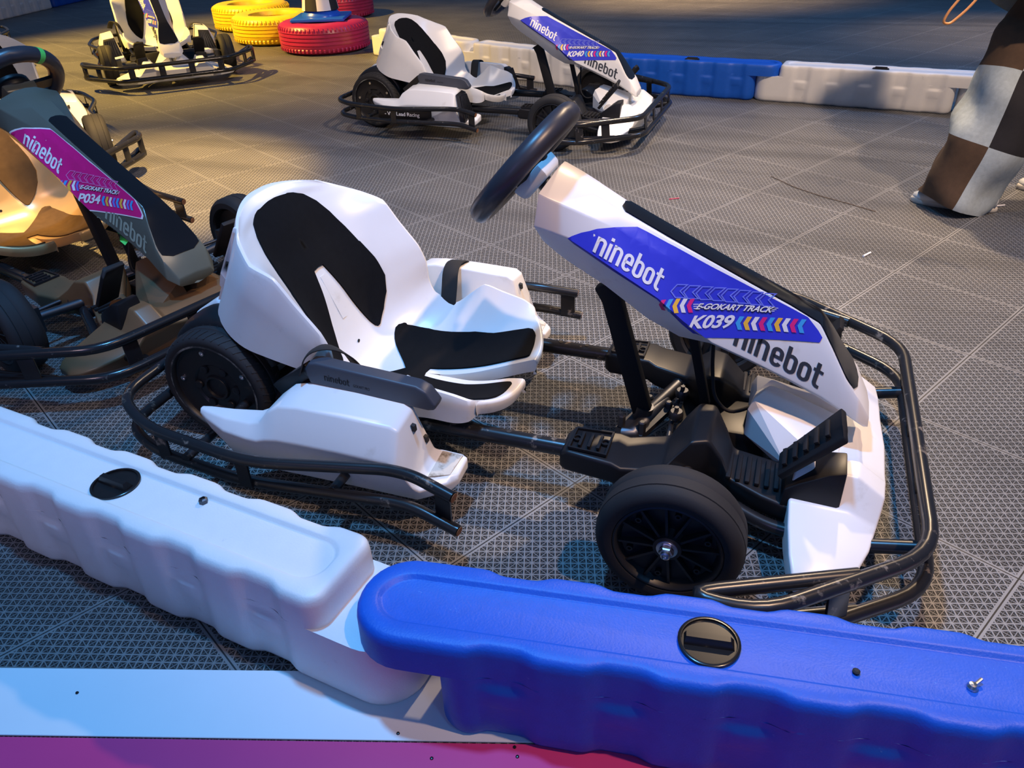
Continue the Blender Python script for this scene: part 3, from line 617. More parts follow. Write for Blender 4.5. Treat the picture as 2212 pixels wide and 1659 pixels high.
KARTGROUP = 'rental go-karts parked on the track'
CACHE = {}
def cached(key, fn):
    if key not in CACHE: CACHE[key] = fn()
    return CACHE[key]
def build_kart(loc, rz, label, body, cover, strip_m, pad, tubem, sticker, logo_m, right_arm=True, left_strap=True, right_strap=True, grille=False, nosem=None, accent=False, wheel_turn=0, footm=None):
    r = empty('go_kart', (loc[0], loc[1], 0), rz); tag(r, label, 'go-kart', KARTGROUP)
    nosem = nosem or body
    def part(name, key, fn, m=None, parent=None, lab=None):
        k = (key, m.name if m else None)
        def make():
            me = fn()
            if m and (len(me.materials) == 0 or me.materials[0] is None):
                me.materials.clear(); me.materials.append(m)
            return me
        return link(name, cached(k, make), parent or r, lab)
    for s in (-1, 1):
        def rail():
            mb = MB(); mb.tube([(.05, s * .16, .12), (.14, s * .208, .128), (.92, s * .208, .128), (1.12, s * .205, .125)], .0185, 16, .05)
            mb.use(INDEN)
            for x in (.76, .83): mb.lathe([(.006, .0185), (.006, .0188), (.0001, .0188)], (x, s * .208, .128), 'z', 14)
            return mb
        def railm():
            a = rail(); b = MB(); b.use(tubem); b.use(INDEN); b.v = a.v; b.f = a.f; n = 0
            tot = len(a.f); b.m = [0] * tot
            for i in range(tot):
                if i >= tot - 2 * (2 * 14 + 2): b.m[i] = 1
            return b.mesh('frame_rail', None, smooth=50)
        part('frame_rail', ('rail', s, tubem.name), railm)
        tm, rm, bts, rg = cached(('rw', s), lambda: wheel_rear(s))
        wo = link('rear_wheel', tm, r); wo.location = (.02, s * .216, .1485); wo.scale = (1.095, 1, 1.095)
        hc = [link('hub_motor_cover', rm, wo), link('worn_ring', rg, wo)] + [link('bolt', b, wo) for b in bts]
        for h_ in hc: h_.scale = (1.165, 1, 1.165)
        part('fender', ('fender', s), lambda: fender_mesh(s))
        tm, rm, nm = cached(('fw', s), lambda: wheel_front(s))
        wo = link('front_wheel', tm, r); wo.location = (1.149, s * .416, .137); wo.scale = (1.087, .84, 1.087); wo.rotation_euler = (0, 0, wheel_turn)
        link('rim', rm, wo); link('axle_nut', nm, wo)
        pod = part('side_pod', ('pod', s), lambda: pod_mesh(s), body)
        def slots(q):
            x, y, z = ((.601, .345, .222), (.611, .315, .175))[q]; mb = MB()
            mb.hexa([(x, s * y, z - .006), (x + .007, s * y, z - .008), (x + .007, s * (y + .010), z - .008), (x, s * (y + .010), z - .006)], [(x - .002, s * y, z + .008), (x + .006, s * y, z + .006), (x + .006, s * (y + .010), z + .006), (x - .002, s * (y + .010), z + .008)])
            return mb.mesh('clip_slot', INDEN)
        def plate():
            mb = MB(); mb.hexa([(.636, s * .292, .118), (.682, s * .290, .113), (.676, s * .350, .108), (.636, s * .374, .112)], [(.636, s * .292, .1275), (.682, s * .290, .1235), (.676, s * .350, .1145), (.636, s * .374, .1195)])
            return mb.mesh('step_plate', DIRTY, bevel=.001)
        if grille:
            def grl():
                mb = MB(); mb.hexa([(.600, s * .30, .115), (.652, s * .29, .110), (.652, s * .42, .105), (.628, s * .428, .110)], [(.597, s * .315, .248), (.618, s * .312, .240), (.616, s * .392, .232), (.598, s * .396, .24)])
                for k in range(7):
                    t = k / 6; y0 = lerp(.298, .418, t); y1 = lerp(.318, .388, t); mb.flat([(.652, s * y0, .118), (.622, s * y1, .232)], .006, .008, (1, 0, 0))
                return mb.mesh('vent_grille', PLAST, bevel=.001)
            part('vent_grille', ('grl', s), grl, None, pod)
        else:
            [part('clip_slot', ('slot', s, q), lambda: slots(q), None, pod) for q in (0, 1)]; part('step_plate', ('plate', s), plate, None, pod)
        part('side_bumper', ('sb', s, tubem.name), lambda: bumper_mesh(s, tubem))
        # foot platform with hump and ribbed plate
        def foot():
            mb = MB()
            mb.loft([[(x, s * y0, z0), (x, s * y0, z1), (x, s * y1, z1 - .006), (x, s * y1, z0)] for x, y0, y1, z0, z1 in ((.885, .175, .245, .105, .145), (.90, .162, .250, .10, .158), (1.0, .155, .262, .10, .157), (1.02, .150, .262, .09, .148), (1.10, .120, .245, .085, .148), (1.125, .075, .215, .08, .172), (1.15, .055, .200, .08, .200), (1.185, .052, .185, .08, .200), (1.215, .085, .190, .08, .165), (1.235, .105, .21, .08, .132), (1.30, .11, .235, .075, .124), (1.36, .115, .25, .07, .118))])
            return mb.mesh('foot_platform', None, bevel=.008, seg=3, smooth=40)
        ft = part('foot_platform', ('foot', s), foot, footm or PLAST)
        def ribs():
            mb = MB()
            for k in range(6):
                x = 1.232 + k * .019; mb.flat([(x, s * .125, .1305 - k * .0015), (x, s * .212, .1300 - k * .0015)], .010, .009, (0, 0, 1))
            return mb.mesh('grip_ribs', MATTE, bevel=.003, seg=2)
        part('grip_ribs', ('ribs', s), ribs, None, ft)
        def buckle():
            mb = MB(); mb.flat([(.905, s * .172, .160), (.905, s * .240, .158), (.985, s * .246, .158), (.985, s * .168, .160), (.905, s * .172, .160)], .006, .006)
            for x in (.925, .945, .965): mb.flat([(x, s * .185, .160), (x, s * .232, .159)], .006, .007)
            mb.lathe([(.010, .156), (.010, .161), (.007, .161), (.007, .155), (.0001, .155)], (.915, s * .205, 0), 'z', 14); mb.lathe([(.010, .156), (.010, .161), (.007, .161), (.007, .155), (.0001, .155)], (.976, s * .205, 0), 'z', 14)
            return mb.mesh('mount_socket', MATTE, smooth=40)
        part('mount_socket', ('buckle', s), buckle, None, ft)
        def pedal():
            mb = MB(); a = Vector((1.322, 0, .182)); b = Vector((1.420, 0, .306)); n = Vector((.80, 0, -.60)) * .014
            P = [a + Vector((0, s * .168, 0)), a + Vector((0, s * .236, -.006)), b + Vector((.003, s * .240, -.014)), b + Vector((-.004, s * .226, .004)), b + Vector((-.004, s * .166, .004))]
            mb.loft([[p for p in P], [p + n for p in P]])
            return mb.mesh('pedal', MATTE, bevel=.004, seg=2)
        def pribs():
            mb = MB(); a = Vector((1.322, 0, .182)); b = Vector((1.420, 0, .306))
            for k in range(5):
                p = a.lerp(b, .14 + k * .165) + Vector((-.003, 0, .003)); mb.flat([p + Vector((0, s * .180, 0)), p + Vector((0, s * .226, -.004))], .009, .008, (-.6, 0, .8))
            return mb.mesh('pedal_ribs', MATTE, bevel=.002)
        pd = part('pedal', ('pedal', s), pedal); part('pedal_ribs', ('pribs', s), pribs, None, pd)
        def pbase():
            return hull(sg([(1.336, .155, .11), (1.336, .244, .11), (1.445, .155, .12), (1.445, .244, .12), (1.340, .240, .148), (1.340, .162, .152), (1.365, .240, .168), (1.415, .165, .205), (1.446, .170, .213), (1.446, .232, .206), (1.415, .238, .200)], s), 'pedal_base', PLAST, .005)
        part('pedal_base', ('pbase', s), pbase)
        def knuckle():
            mb = MB(); mb.tube(sg([(1.147, .12, .115), (1.147, .36, .13)], s), .014, 12); mb.tube(sg([(1.09, .03, .125), (1.10, .20, .13), (1.11, .35, .13)], s), .006, 10)
            mb.lathe([(.013, -.010), (.016, -.004), (.016, .004), (.013, .010), (.0001, .010)], (1.10, s * .045, .15), 'z', 16); mb.tube(sg([(1.10, .045, .13), (1.10, .045, .17)], s), .005, 10)
            mb.box(1.115, 1.18, s * .33 if s > 0 else -.365, .365 if s > 0 else -.33, .09, .17)
            return mb.mesh('steering_link', GALV, smooth=40)
        part('steering_link', ('kn', s), knuckle)
        def strap():
            y1, y2 = .235, .40
            if s > 0: P = [(.430, .236, .195), (.428, .258, .235), (.422, .285, .272), (.418, .320, .282), (.415, .385, .266), (.412, .425, .200)]
            else: P = [(.325, .318, .285), (.335, .300, .325), (.372, .280, .342), (.405, .255, .318), (.425, .236, .265), (.43, .222, .200)]
            mb = MB(); mb.flat(sg(P, s), .044, .003, (0, -s * .3, 1), .03); return mb.mesh('strap', STRAPM, smooth=60, bevel=.0006, seg=1)
        if (s > 0 and left_strap) or (s < 0 and right_strap): part('strap', ('strap', s), strap)
    if right_arm:
        ar = part('armrest', ('arm', -1), lambda: armrest_mesh(-1, True))
        def br():
            mb = MB(); mb.flat([(.25, -.300, .225), (.30, -.305, .262), (.352, -.310, .300)], .030, .02, (0, 1, 0)); mb.tube([(.352, -.325, .298), (.352, -.286, .298)], .012, 12); return mb.mesh('hinge_arm', PLAST, bevel=.002)
        part('hinge_arm', 'hingearm', br, None, ar)
        def emb():
            mb = MB(); q = affine(LOGO, (.392, .286), (.452, .2815), (.3925, .298), LOGO_W); mb2 = [[(p[0], -.3284, p[1]) for p in f] for f in q]
            for f in mb2: mb.poly(f)
            for f in affine(ftext('GOKART PRO', 0, 0), (.460, .2815), (.498, .2785), (.4605, .2885)): mb.poly([(p[0], -.3284, p[1]) for p in f])
            return mb.mesh('embossed_name', MATTE, doubles=False)
        part('embossed_name', 'emb', emb, None, ar)
    seat = part('seat_shell', 'seat', seat_mesh, body)
    part('back_pad', 'bpad', lambda: pad_mesh(BACKPAD), pad, seat); part('seat_pad', 'spad', lambda: pad_mesh(SEATPAD), pad, seat)
    def recess():
        mb = MB(); R = []
        for u, h in ((4.35, .010), (4.5, .011), (5.3, .012), (6.0, .009)): R.append([seat_at(u, .0) + Vector((.0012, y, .0008)) for y in (-h, 0, h)])
        mb.loft(R, closed=False); mb.use(INDEN) if False else None
        return mb.mesh('spine_recess', None, smooth=60, solid=.0012)
    part('spine_recess', 'rec', recess, body, seat)
    def scr():
        mb = MB(); p = seat_at(6.95, 0); mb.loft([[p + Vector((.002 + .002 * q, .0045 * math.cos(a * PI / 5), .0045 * math.sin(a * PI / 5))) for a in range(10)] for q in (0, 1)]); return mb.mesh('seat_screw', INDEN)
    part('seat_screw', 'scr', scr, None, seat)
    part('rear_cover', 'rcov', lambda: hull([(-.135, -.10, .235), (-.135, .10, .235), (-.125, -.10, .262), (-.125, .10, .262), (-.03, -.12, .322), (-.03, .12, .322), (.06, -.16, .29), (.06, .16, .29), (.10, -.16, .12), (.10, .16, .12), (-.12, -.10, .14), (-.12, .10, .14)], 'rear_cover', None, .012, 3), body)
    part('drive_unit', 'drv', lambda: hull([(-.09, -.165, .09), (.10, -.165, .09), (-.09, .165, .09), (.10, .165, .09), (-.07, -.165, .19), (.09, -.165, .19), (-.07, .165, .19), (.09, .165, .19)], 'drive_unit', PLAST, .02, 3))
    part('seat_base', 'sbs', lambda: hull([(.14, -.20, .10), (.52, -.20, .10), (.14, .20, .10), (.52, .20, .10), (.16, -.19, .15), (.30, -.19, .135), (.50, -.17, .112), (.16, .19, .15), (.30, .19, .135), (.50, .17, .112)], 'seat_base', MATTE, .01, 2))
    part('front_bumper', ('fb', tubem.name), lambda: front_bumper_mesh(tubem))
    for k, (x, y) in enumerate(((1.590, -.30), (1.590, -.10), (1.590, .10), (1.590, .30), (1.435, .500), (1.435, -.500), (1.325, .582), (1.325, -.582))):
        def post():
            mb = MB(); dirv = (1, 0, 0) if abs(y) < .4 else (.63, .77 * (1 if y > 0 else -1), 0)
            mb.flat([(x + .008, y, .086), (x, y, .178)], .042, .006, dirv); return mb.mesh('bumper_post', tubem, bevel=.001)
        part('bumper_post', ('post', k, tubem.name), post)
    part('nose_cover', 'nose', lambda: nose_mesh(None), nosem)
    cc = []
    for s in (-1, 1):
        part('nose_horn', ('horn', s), lambda: hull(sg([(1.249, .055, .135), (1.249, .055, .20), (1.258, .05, .225), (1.290, .012, .243), (1.262, .0, .215), (1.252, 0, .14), (1.295, .075, .168), (1.345, .135, .125), (1.345, .12, .10), (1.30, .06, .10), (1.43, .085, .165), (1.44, .03, .20), (1.335, .01, .228), (1.44, .14, .13), (1.44, .0, .10)], s), 'nose_horn', None, .003, 2, 18), nosem)
    cv = part('column_cover', 'cover', lambda: column_cover_mesh(None), cover)
    part('top_strip', 'tstrip', lambda: strip_mesh(None), strip_m, cv)
    st = link('sticker', sticker[0], cv); lg = link('lettering', sticker[1], cv)
    if len(sticker) > 2: link('small_badge', sticker[2], cv)
    part('column_post', 'post', lambda: (lambda mb: (mb.flat([(.915, 0, .43), (.935, 0, .395), (1.012, 0, .135), (1.018, 0, .115)], .030, .044, (1, 0, .3)), mb.mesh('column_post', MATTE, bevel=.005))[1])(MB()))
    part('support_post', 'post2', lambda: (lambda mb: (mb.flat([(1.105, 0, .37), (1.158, 0, .16)], .022, .020, (1, 0, .3)), mb.mesh('support_post', MATTE, bevel=.003))[1])(MB()))
    def joint():
        mb = MB(); mb.tube([(1.005, 0, .04), (1.022, 0, .13)], .022, 18); mb.tube([(.985, -.065, .085), (1.005, -.065, .088), (1.06, .07, .105)], .018, 12)
        mb.hexa([(.965, -.05, .078), (1.03, -.07, .078), (1.085, .045, .098), (1.02, .065, .098)], [(.965, -.05, .092), (1.03, -.07, .092), (1.085, .045, .112), (1.02, .065, .112)])
        for x, y in ((.978, -.045), (1.028, -.058), (1.072, .040), (1.025, .052)): mb.lathe([(.009, .09), (.009, .118), (.006, .121), (.0001, .121)], (x, y, .004), 'z', 6)
        mb.tube([(1.03, .02, .10), (1.08, .12, .12), (1.09, .20, .125)], .017, 12)
        return mb.mesh('steering_joint', GALV, smooth=40)
    part('steering_joint', 'joint', joint)
    part('battery_box', 'bat', lambda: hull([(1.16, -.06, .07), (1.16, .09, .07), (1.30, -.06, .07), (1.30, .09, .07), (1.17, -.05, .13), (1.17, .085, .13), (1.29, -.05, .13), (1.29, .085, .13)], 'battery_box', PLAST, .01, 2))
    part('cable', 'cable', lambda: (lambda mb: (mb.tube([(1.155, .03, .33), (1.162, .0, .26), (1.175, -.03, .20), (1.21, -.045, .175), (1.25, -.03, .186), (1.27, 0, .19)], .0042, 10, .03), mb.mesh('cable', MATTE, smooth=60))[1])(MB()))
    part('under_beam', 'ubeam', lambda: (lambda mb: (mb.box(1.10, 1.18, -.21, .21, .075, .105), mb.mesh('under_beam', PLAST, bevel=.006))[1])(MB()))
    # steering wheel on its neck
    c = Vector((.739, 0, .676)); u = Vector((.650, 0, .760)); v = Vector((0, 1, 0)); n = Vector((.760, 0, -.650))
    sw = MB(); P = []
    for k in range(48):
        a = 2 * PI * k / 48; flatb = .90 if math.cos(a) < -.80 else 1.0
        P.append(c + u * math.cos(a) * .130 * flatb + v * math.sin(a) * .140)
    sw.tube(P, .0235, 16, closed=True); swo = part('steering_wheel', 'swheel', lambda: sw.mesh('steering_wheel', WHEELG, smooth=60))
    def spk():
        mb = MB()
        for a in (90, -90, 180): d = u * math.cos(math.radians(a)) + v * math.sin(math.radians(a)); mb.flat([c + n * .014 + d * .03, c + n * .004 + d * .125], .035, .012, n)
        mb.loft([[c + n * h + u * (.045 * q * math.cos(a * PI / 10)) + v * (.055 * q * math.sin(a * PI / 10)) for a in range(20)] for h, q in ((-.012, .86), (-.008, 1), (.02, 1), (.026, .9))])
        return mb.mesh('wheel_spokes', PLAST, smooth=40)
    part('wheel_spokes', 'spk', spk, None, swo)
    def hubf():
        mb = MB(); mb.loft([[c + n * h + u * (.040 * q * a_) + v * (.05 * q * b_) for a_, b_ in ((-1, -1), (1, -1), (1, 1), (-1, 1))] for h, q in ((.022, 1), (.046, .95), (.054, .8))]); return mb.mesh('wheel_hub', None, bevel=.005, seg=2)
    part('wheel_hub', 'hubf', hubf, cover, swo)
    part('wheel_neck', 'neck', lambda: (lambda mb: (mb.tube([c + n * .045, c + n * .125], .017, 16), mb.mesh('wheel_neck', PLAST, smooth=50))[1])(MB()), None, swo)
    if accent:
        mb = MB(); k0 = 4; pp = [P[(k0 + i) % 48] for i in range(-1, 2)]; mb.tube([pp[1].lerp(pp[0], .42), pp[1], pp[1].lerp(pp[2], .42)], .0243, 20); link('green_band', mb.mesh('green_band', GREEN, smooth=60), swo, 'green band round the black steering wheel rim')
    return r

KB = [(.0, .02, 0)]
def lower_logo(m):
    q = affine(LOGO, (1.2008, .3605), (1.3783, .2849), (1.2060, .3960), LOGO_W)
    q = [f for f in q if True]
    return decal([(m, q, .0012)])
COLS = [S_CYAN, S_YEL, S_WHITE, S_PINK]
def kstick(num): return (decal(sticker_layers(S_BLUE, S_BLUE_SHADE, S_LINE, num, COLS)), cached(('logo', 'dark'), lambda: lower_logo(S_DARK)))

build_kart((0, 0), 0, 'white go-kart numbered K039 in the foreground, beside the white and blue barriers', WHITE, WHITE, GLOSSB, FOAM, WORN, kstick('K039'), S_DARK)

k40 = build_kart((-1.035, 2.835), -.0276, 'white go-kart numbered K040 parked in front of the far barrier row', WHITE, WHITE, GLOSSB, FOAM, TUBE, kstick('K040'), S_DARK, grille=True, right_strap=False)
k38 = build_kart((-4.0729, 4.3298), -.7598, 'white go-kart facing the camera beside the yellow tyres', WHITE, WHITE, GLOSSB, FOAM, TUBE, kstick('K038'), S_DARK, grille=True, right_arm=False)
pst = decal(sticker_layers(S_MAG, S_MAG_SHADE, S_MLINE, 'P034', [S_CYAN, S_YEL, S_WHITE, S_LINE], border=S_WHITE, sc=1.0, off=(-.010, .005)))
plg = lower_logo(S_GREY)
pbd = decal([(S_GREY, affine(ftext('Gokart', .0, .1), (1.165, .352), (1.235, .321), (1.168, .364)), .0012), (GREEN, [[(1.245, .312), (1.285, .295), (1.289, .308), (1.249, .325)]], .0014)])
k34 = build_kart((-1.775, .592), -.285, 'bronze and dark olive go-kart numbered P034 behind the nearest kart', GOLD, OLIVE, GLOSSB, GOLDPAD, TUBE, (pst, plg, pbd), S_GREY, nosem=BROWN, accent=True, footm=BROWN)
kE = build_kart((-3.15, 1.94), math.radians(-40), 'white go-kart mostly hidden behind P034, its front bumper end showing', WHITE, WHITE, GLOSSB, FOAM, TUBE, kstick('K037'), S_DARK, right_arm=False)
kF = build_kart((-6.22, 4.15), math.radians(-43.5), 'white go-kart at the left edge, only its bumper loops in view', WHITE, WHITE, GLOSSB, FOAM, TUBE, kstick('K036'), S_DARK, right_arm=False)
def skirt():
    mb = MB(); mb.hexa([(.15, -.445, .098), (.47, -.445, .098), (.47, -.440, .098), (.15, -.440, .098)], [(.15, -.445, .163), (.47, -.445, .163), (.47, -.440, .163), (.15, -.440, .163)]); return mb.mesh('skirt_board', PLAST, bevel=.001)
sk = link('skirt_board', skirt(), k40)
mb = MB()
for f in affine(ftext('- We Lead Racing', .01, .0), (.19, .120), (.40, .120), (.19, .146)): mb.poly([(p[0], -.4462, p[1]) for p in f])
link('lettering', mb.mesh('slogan', S_WHITE, doubles=False), sk)

# ------------------------------------------------------------------ water-filled track barriers
BL, BH, BS, BW = 1.10, .212, .146, .088
def outline(x0, x1, rl, rr, z, dep, hw=BW, flute=1):
    """closed outline of one half, long sides fluted"""
    pts = []
    band = (ss((.136 - z) / .020) * ss((z - .060) / .045)) if z < BS else 0
    def fl(x):
        t = ((x - .02) / .18) % 1.0; v = ss((.33 - abs(t - .5)) / .20); edge = 1.0 if .02 < x < .92 else 0.0
        vb = ss((.27 - abs(t - .5)) / .20)
        return .0105 * flute * edge * (v - band * vb * .70)
    def side(sgn, xs): return [(x, sgn * (hw - dep - fl(x))) for x in xs]
    n = 96; a0 = x0 + rl; a1 = x1 - rr
    xs = [lerp(a0, a1, i / n) for i in range(n + 1)]
    pts += side(-1, xs)
    def corner(cx, cy, r, a_, b_): return [(cx + max(.002, r - dep) * math.cos(math.radians(lerp(a_, b_, i / 8))), cy + max(.002, r - dep) * math.sin(math.radians(lerp(a_, b_, i / 8)))) for i in range(1, 9)]
    pts += corner(a1, -hw + rr, rr, -90, 0); pts += corner(a1, hw - rr, rr, 0, 90)
    pts += side(1, xs[::-1])
    pts += corner(a0, hw - rl, rl, 90, 180); pts += corner(a0, -hw + rl, rl, 180, 270)[:-1]
    return pts
def barrier_mesh(m):
    mb = MB(); lo = []
    for z, d in ((0, .012), (.006, .004), (.016, .0), (.040, .0), (.075, .0), (.080, 0), (.083, 0), (.0855, 0), (.088, 0), (.105, 0), (.112, 0), (.116, 0), (.119, 0), (.122, 0), (.125, 0), (.128, 0), (.131, 0), (.134, 0), (.137, 0), (BS, 0)):
        lo.append([Vector((x, y, z)) for x, y in outline(0, BL, .05, .078, z, d + (.003 * (1 - z / BS) * 0))])
    up = []
    for q in range(1, 18):
        t = q / 18; lo.append([Vector((x, y, BS + .00003 * t)) for x, y in outline(-.14 * t, BL - .14 * t, lerp(.05, .085, t), lerp(.078, .034, t), BS, 0)])
    for z, d in ((BS + .00005, 0), (BS + .006, 0), (.19, .001), (.203, .003), (.209, .007), (BH, .013), (BH, .030), (.2105, .034), (.2055, .037), (.2045, .040)):
        hw = BW if d < .028 else BW
        o_ = outline(-.14, BL - .14, .085, .034, z, d) if d < .02 else [(x, y) for x, y in outline(-.14 + d, BL - .14 - d, .052, .040, .105, 0, BW - d - .006, 0)]
        up.append([Vector((x, y, z)) for x, y in o_])
    mb.loft(lo + up)
    return mb.mesh('track_barrier', m, smooth=50, doubles=True)
def cap_mesh():
    mb = MB(); mb.lathe([(.046, .203), (.046, .2085), (.0445, .2095), (.041, .2095), (.040, .206), (.0001, .206)], (.41, 0, 0), n=40)
    mb.hexa([(.373, -.011, .205), (.447, -.011, .205), (.447, .011, .205), (.373, .011, .205)], [(.376, -.005, .2185), (.440, -.005, .2185), (.440, .005, .2185), (.376, .005, .2185)])
    return mb.mesh('filler_cap', CAPM, smooth=35)
CAP = cap_mesh(); BM = {'w': barrier_mesh(B_WHITE), 'b': barrier_mesh(B_BLUE)}
def barrier(x, y, deg, c, lab, capr=0):
    o = link('track_barrier', BM[c]); o.location = (x, y, 0); o.rotation_euler = (0, 0, math.radians(deg)); tag(o, lab, 'barrier', 'interlocking plastic track barriers')
    cp = link('filler_cap', CAP, o, 'black round filler cap')
    return o
barrier(-.291, -.615, -7.3, 'w', 'white plastic barrier at the lower left, in front of the K039 kart')
barrier(.840, -.752, 7.3, 'b', 'blue plastic barrier at the lower right, resting its end on the white one')
barrier(-1.160, 4.271, 153.0, 'w', 'white plastic barrier running from the red tyre behind the K040 seat')
barrier(-0.100, 3.860, 159.5, 'w', 'white plastic barrier behind the steering column of K040')
barrier(0.999, 3.750, 174.0, 'b', 'blue plastic barrier in the far row, right of K040')
barrier(2.089, 3.625, 172.7, 'w', 'white plastic barrier in the far row, left of the walking person')
barrier(3.197, 3.510, 174.0, 'w', 'white plastic barrier mostly hidden behind the walking person')
barrier(-7.79, 5.965, 104.6, 'w', 'white plastic barrier in the far upper left corner')
barrier(-8.08, 7.06, 104.6, 'b', 'blue plastic barrier in the far upper left corner')
barrier(-7.52, 4.87, 104.6, 'b', 'blue plastic barrier end at the very left edge, far back')

# ------------------------------------------------------------------ painted tyres and cone
def tyre_mesh(m):
    R, H = .385, .24; mb = MB(); pr = [(.215, .035), (.225, .012), (.27, .0), (.33, .004), (.358, .016), (.374, .034), (.381, .055)]
    for z in (.078, .108, .138, .168): pr += [(R - .001, z - .006), (R - .008, z - .004), (R - .008, z + .002), (R, z + .004)]
    pr += [(.381, .185), (.374, .206), (.358, .224), (.33, .236), (.27, .24), (.225, .228), (.215, .205)]
    inner = [(.212, .19), (.30, .17), (.34, .12), (.30, .07), (.212, .05)]
    mb.lathe(pr + inner + [pr[0]], (0, 0, 0), n=96)
    mb.use(m)
    for k in range(64):
        a = 2 * PI * k / 64
        for z0, z1, rr in ((.178, .214, .3765), (.026, .062, .3765)):
            c, s_ = math.cos(a), math.sin(a); mb.flat([(rr * .985 * c, rr * .985 * s_, z1), ((rr + .006) * c, (rr + .006) * s_, (z0 + z1) / 2), (rr * 1.012 * c, rr * 1.012 * s_, z0)], .016, .006, (c, s_, 0))
    return mb.mesh('tyre', m, smooth=35, doubles=False)
TM = {'r': tyre_mesh(T_RED), 'y': tyre_mesh(T_YEL)}
for x, y, c, lab in ((-2.712, 4.893, 'r', 'red painted tyre lying flat under the blue cone'), (-3.44, 5.24, 'y', 'yellow painted tyre lying flat, touching the red tyre'), (-4.16, 5.91, 'y', 'yellow painted tyre lying flat, farther back and left'), (-3.66, 6.79, 'r', 'red painted tyre far back, nearly hidden by the cone')):
    o = link('painted_tyre', TM[c]); o.location = (x, y, 0); o.rotation_euler = (0, 0, x * 3); tag(o, lab, 'tyre', 'painted tyres lying on the track')
c0 = empty('traffic_cone', (-2.72, 4.90, .2405), .35); tag(c0, 'blue traffic cone with a black and white checkered sleeve on the red tyre', 'cone')
mb = MB(); mb.box(-.225, .225, -.225, .225, .0, .028); link('cone_base', mb.mesh('cone_base', CONE, bevel=.012, seg=3), c0)
mb = MB(); mb.lathe([(.165, .026), (.160, .045), (.142, .06), (.128, .12), (.055, .60), (.045, .61), (.04, .60), (.0001, .60)], (0, 0, 0), n=48); link('cone_body', mb.mesh('cone_body', CONE, smooth=50), c0)
mb = MB(); CW, CB = S_WHITE, mat('checker_black', (.012, .012, .014), .6); n = 8
for i in range(24):
    for zi, (z0, z1) in enumerate(((.075, .22), (.22, .365), (.365, .50))):
        a0, a1 = 2 * PI * i / 24, 2 * PI * (i + 1) / 24; r0, r1 = [lerp(.142, .058, (z - .12) / .48) + .006 for z in (z0, z1)]
        mb.use(CB if ((i // 3) + zi) % 2 else CW); mb.add([(r0 * math.cos(a0), r0 * math.sin(a0), z0), (r0 * math.cos(a1), r0 * math.sin(a1), z0), (r1 * math.cos(a1), r1 * math.sin(a1), z1), (r1 * math.cos(a0), r1 * math.sin(a0), z1)], [(0, 1, 2, 3)])
link('checkered_sleeve', mb.mesh('checkered_sleeve', CW, smooth=50), c0)

# ------------------------------------------------------------------ walking person at the right edge
D = Vector((-.945, -.325, 0)).normalized(); LT = Vector((-D.y, D.x, 0)); LT = Vector((.325, -.945, 0)).normalized()
def skinned(name, nodes, edges, m, root=0, sub=2):
    me = bpy.data.meshes.new(name); me.from_pydata([n[0] for n in nodes], edges, []); o = link(name, me); me.materials.append(m)
    sk_ = o.modifiers.new('skin', 'SKIN'); sk_.use_smooth_shade = True
    for i, n in enumerate(nodes):
        v = me.skin_vertices[0].data[i]; v.radius = (n[1], n[1]); v.use_root = (i == root)
    sd = o.modifiers.new('sub', 'SUBSURF'); sd.levels = sub; sd.render_levels = sub
    return o
pel = Vector((2.19, 2.20, .90)); V = Vector
hipL = pel + LT * .09 + V((0, 0, -.03)); hipR = pel - LT * .09 + V((0, 0, -.03))
knL = V((2.02, 2.04, .49)); anL = V((1.935, 1.96, .10)); knR = V((2.26, 2.29, .48)); anR = V((2.40, 2.34, .12))
ch = pel + V((0, 0, .42)) + D * .03; nk = ch + V((0, 0, .16)); hd = nk + V((0, 0, .12)) + D * .03; tp = hd + V((0, 0, .12))
shL = ch + LT * .19 + V((0, 0, .07)); elL = shL + V((0, 0, -.29)) + D * .05 + LT * .04; wrL = elL + V((0, 0, -.20)) + D * .13
shR = ch - LT * .19 + V((0, 0, .07)); elR = shR + V((0, 0, -.29)) - D * .06 - LT * .04; wrR = elR + V((0, 0, -.24)) + D * .02
nodes = [(pel, .14), (hipL, .10), (knL, .06), (anL, .040), (anL + V((-.07, .012, -.068)), .024), (hipR, .10), (knR, .06), (anR, .040), (anR + V((-.06, -.02, -.085)), .024), (pel + V((0, 0, .2)), .125), (ch, .15), (nk, .055), (hd, .088), (tp, .070), (shL, .060), (elL, .045), (wrL, .030), (shR, .060), (elR, .045), (wrR, .030)]
edges = [(0, 1), (1, 2), (2, 3), (3, 4), (0, 5), (5, 6), (6, 7), (7, 8), (0, 9), (9, 10), (10, 11), (11, 12), (12, 13), (10, 14), (14, 15), (15, 16), (10, 17), (17, 18), (18, 19)]
def hand(nodes, edges, wi, w_, dn, fw, side):
    palm = w_ + dn * .07; nodes.append((palm, .026)); pi = len(nodes) - 1; edges.append((wi, pi))
    for q in range(4):
        b = palm + fw * (.030 - .020 * q) + dn * .02; l = (.034, .038, .036, .028)[q]
        m1 = b + dn * l + side * .006; m2 = m1 + dn * l * .7 + side * .020; nodes += [(b, .0095), (m1, .0085), (m2, .0075)]; k = len(nodes); edges += [(pi, k - 3), (k - 3, k - 2), (k - 2, k - 1)]
    t1 = w_ + dn * .045 + fw * .038; t2 = t1 + dn * .035 + fw * .014; nodes += [(t1, .0105), (t2, .0085)]; k = len(nodes); edges += [(pi, k - 2), (k - 2, k - 1)]
hand(nodes, edges, 16, wrL, V((D.x * .3, D.y * .3, -.95)), D.copy(), -LT); hand(nodes, edges, 19, wrR, V((0, 0, -1)), D.copy(), LT)
person = skinned('person', nodes, edges, SKIN); tag(person, 'person walking past in baggy patchwork jeans and pale sneakers', 'person')
